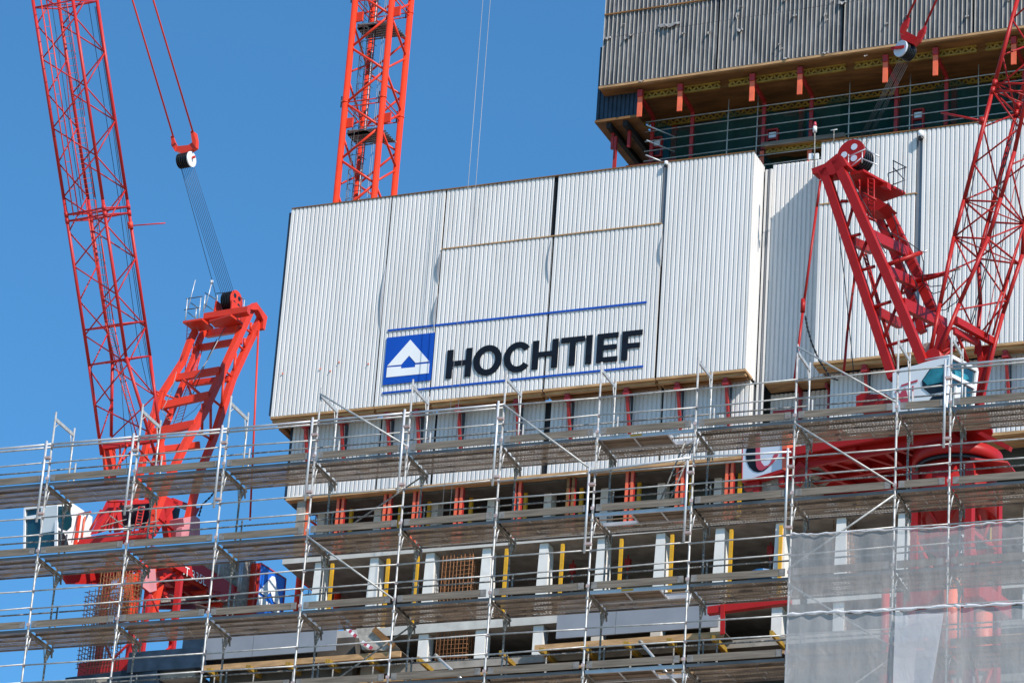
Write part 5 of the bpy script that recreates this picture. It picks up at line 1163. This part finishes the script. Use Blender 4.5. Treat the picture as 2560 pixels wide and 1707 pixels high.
b=MB(); b.box(RC,cu-1.6,cu+1.5,.5,2.9,zd-5.6,zd-5.0,m); b.tube(RC.P(cu+.6,.3,zd-8.2),RC.P(cu+.6,.3,zd-5.0),.3,'orange',14); b.tube(RC.P(cu+1.7,.5,zd-8.2),RC.P(cu+1.7,.5,zd-6.3),.28,'orange',14); b.tube(RC.P(cu-1.6,.2,zd-8.4),RC.P(cu-.2,.2,zd-7.0),.12,'orange',10); b.tube(RC.P(cu-1.9,.3,zd-8.6),RC.P(cu-1.9,.3,zd-4.9),.14,m,10); b.build('mast_collar',rc)
b=MB(); b.prism(RC.tr([Z(325,310),Z(450,300),Z(500,330),Z(700,300),Z(700,370),Z(480,430),Z(330,440)],w=.1),RC.w*.9,m); b.box(RC,-4.3,-3.2,.3,1.2,zd+.81,zd+1.3,m); b.build('winch_housing',rc)
b=MB(); b.prism(RC.tr([(2140,990),(2160,980),(2175,985),(2215,985),(2235,1000),(2235,1020),(2140,1020)],w=1.5),RC.w*.8,m); b.build('motor_box',rc)
# counterweight and sign
I=lambda x,y:(1840+x/9.046,1090+y/9.046)
b=MB(); b.prism(RC.tr([I(560,880),I(900,800),I(1150,760),I(1350,780),I(1350,1300),I(560,1350)],w=.4),RC.w*2,'concblk'); b.prism(RC.tr([I(1150,150),I(1330,150),I(1330,760),I(1150,760)],w=.5),RC.w*2,'concblk'); b.prism(RC.tr([I(1340,190),I(1440,180),I(1440,600),I(1700,600),I(1730,180),I(1800,180),I(1800,560),I(1500,760),I(1340,760)],w=.6),RC.w*1.6,'concblk'); b.build('counterweight',rc)
b=MB(); b.prism(RC.tr([I(150,-60),I(1040,-120),I(1040,738),I(440,925),I(135,1005)],w=0),RC.w*.05,'pale'); sgn=b.build('counterweight_sign',rc)
b=MB(); b.prism(RC.tr([I(240,280),I(280,200),I(300,-40),I(440,-60),I(440,480),I(450,600),I(480,700),I(530,770),I(600,780),I(700,700),I(800,560),I(850,440),I(870,430),I(810,600),I(720,710),I(620,790),I(500,815),I(400,790),I(300,700),I(235,560),I(218,420)],w=-.012),RC.w*.01,'navy'); b.build('emblem_mark',sgn)
b=MB(); b.prism(RC.tr([I(442,-60),I(543,-65),I(543,480),I(570,590),I(640,675),I(720,655),I(790,580),I(850,420),I(975,318),I(945,430),I(860,580),I(780,650),I(720,690),I(600,770),I(510,765),I(460,690),I(442,560)],w=-.024),RC.w*.01,'redsign'); b.build('emblem_mark',sgn)
b=MB(); b.prism(RC.tr([I(1042,-120),I(1158,-120),I(1150,790),I(1042,740)],w=-.03),RC.w*.5,'orange'); b.prism(RC.tr([I(440,925),I(1040,745),I(1130,790),I(560,965),I(120,1035),I(135,1008)],w=-.02),RC.w*.3,m); b.prism(RC.tr([I(135,-60),I(152,-60),I(140,1000),I(122,1010)],w=-.02),RC.w*.3,m)
b.prism(RC.tr([I(185,1090),I(370,1020),I(520,985),I(515,1270),I(395,1290),I(370,1180),I(190,1220)],w=.1),RC.w*.2,m); b.prism(RC.tr([I(950,940),I(1075,900),I(1075,1110),I(960,1130)],w=.1),RC.w*.2,m); b.build('counterweight_frame',rc)
b=MB(); b.beam(RC.at(*I(1250,560),w=.3),RC.at(*I(1250,740),w=.3),.3,.4,m); b.beam(RC.at(*I(1430,750),w=.2),RC.at(*I(1560,820),w=.2),.1,.25,'orange'); b.beam(RC.at(*I(1320,760),w=.25),RC.at(*I(1560,960),w=.25),.2,.7,m); b.build('counterweight_hook',rc)
b=MB(); b.prism(F.tr([(1768,1515),(1975,1488),(1975,1505),(1768,1533)],w=-1),F.w*.3,'craneR'); b.prism(F.tr([(1801,1510),(1811,1508),(1810,1582),(1800,1585)],w=-1.05),F.w*.1,'craneR'); t=b.build('red_beam'); t['label']='dark red painted beam with a short leg beside the net'; t['category']='beam'
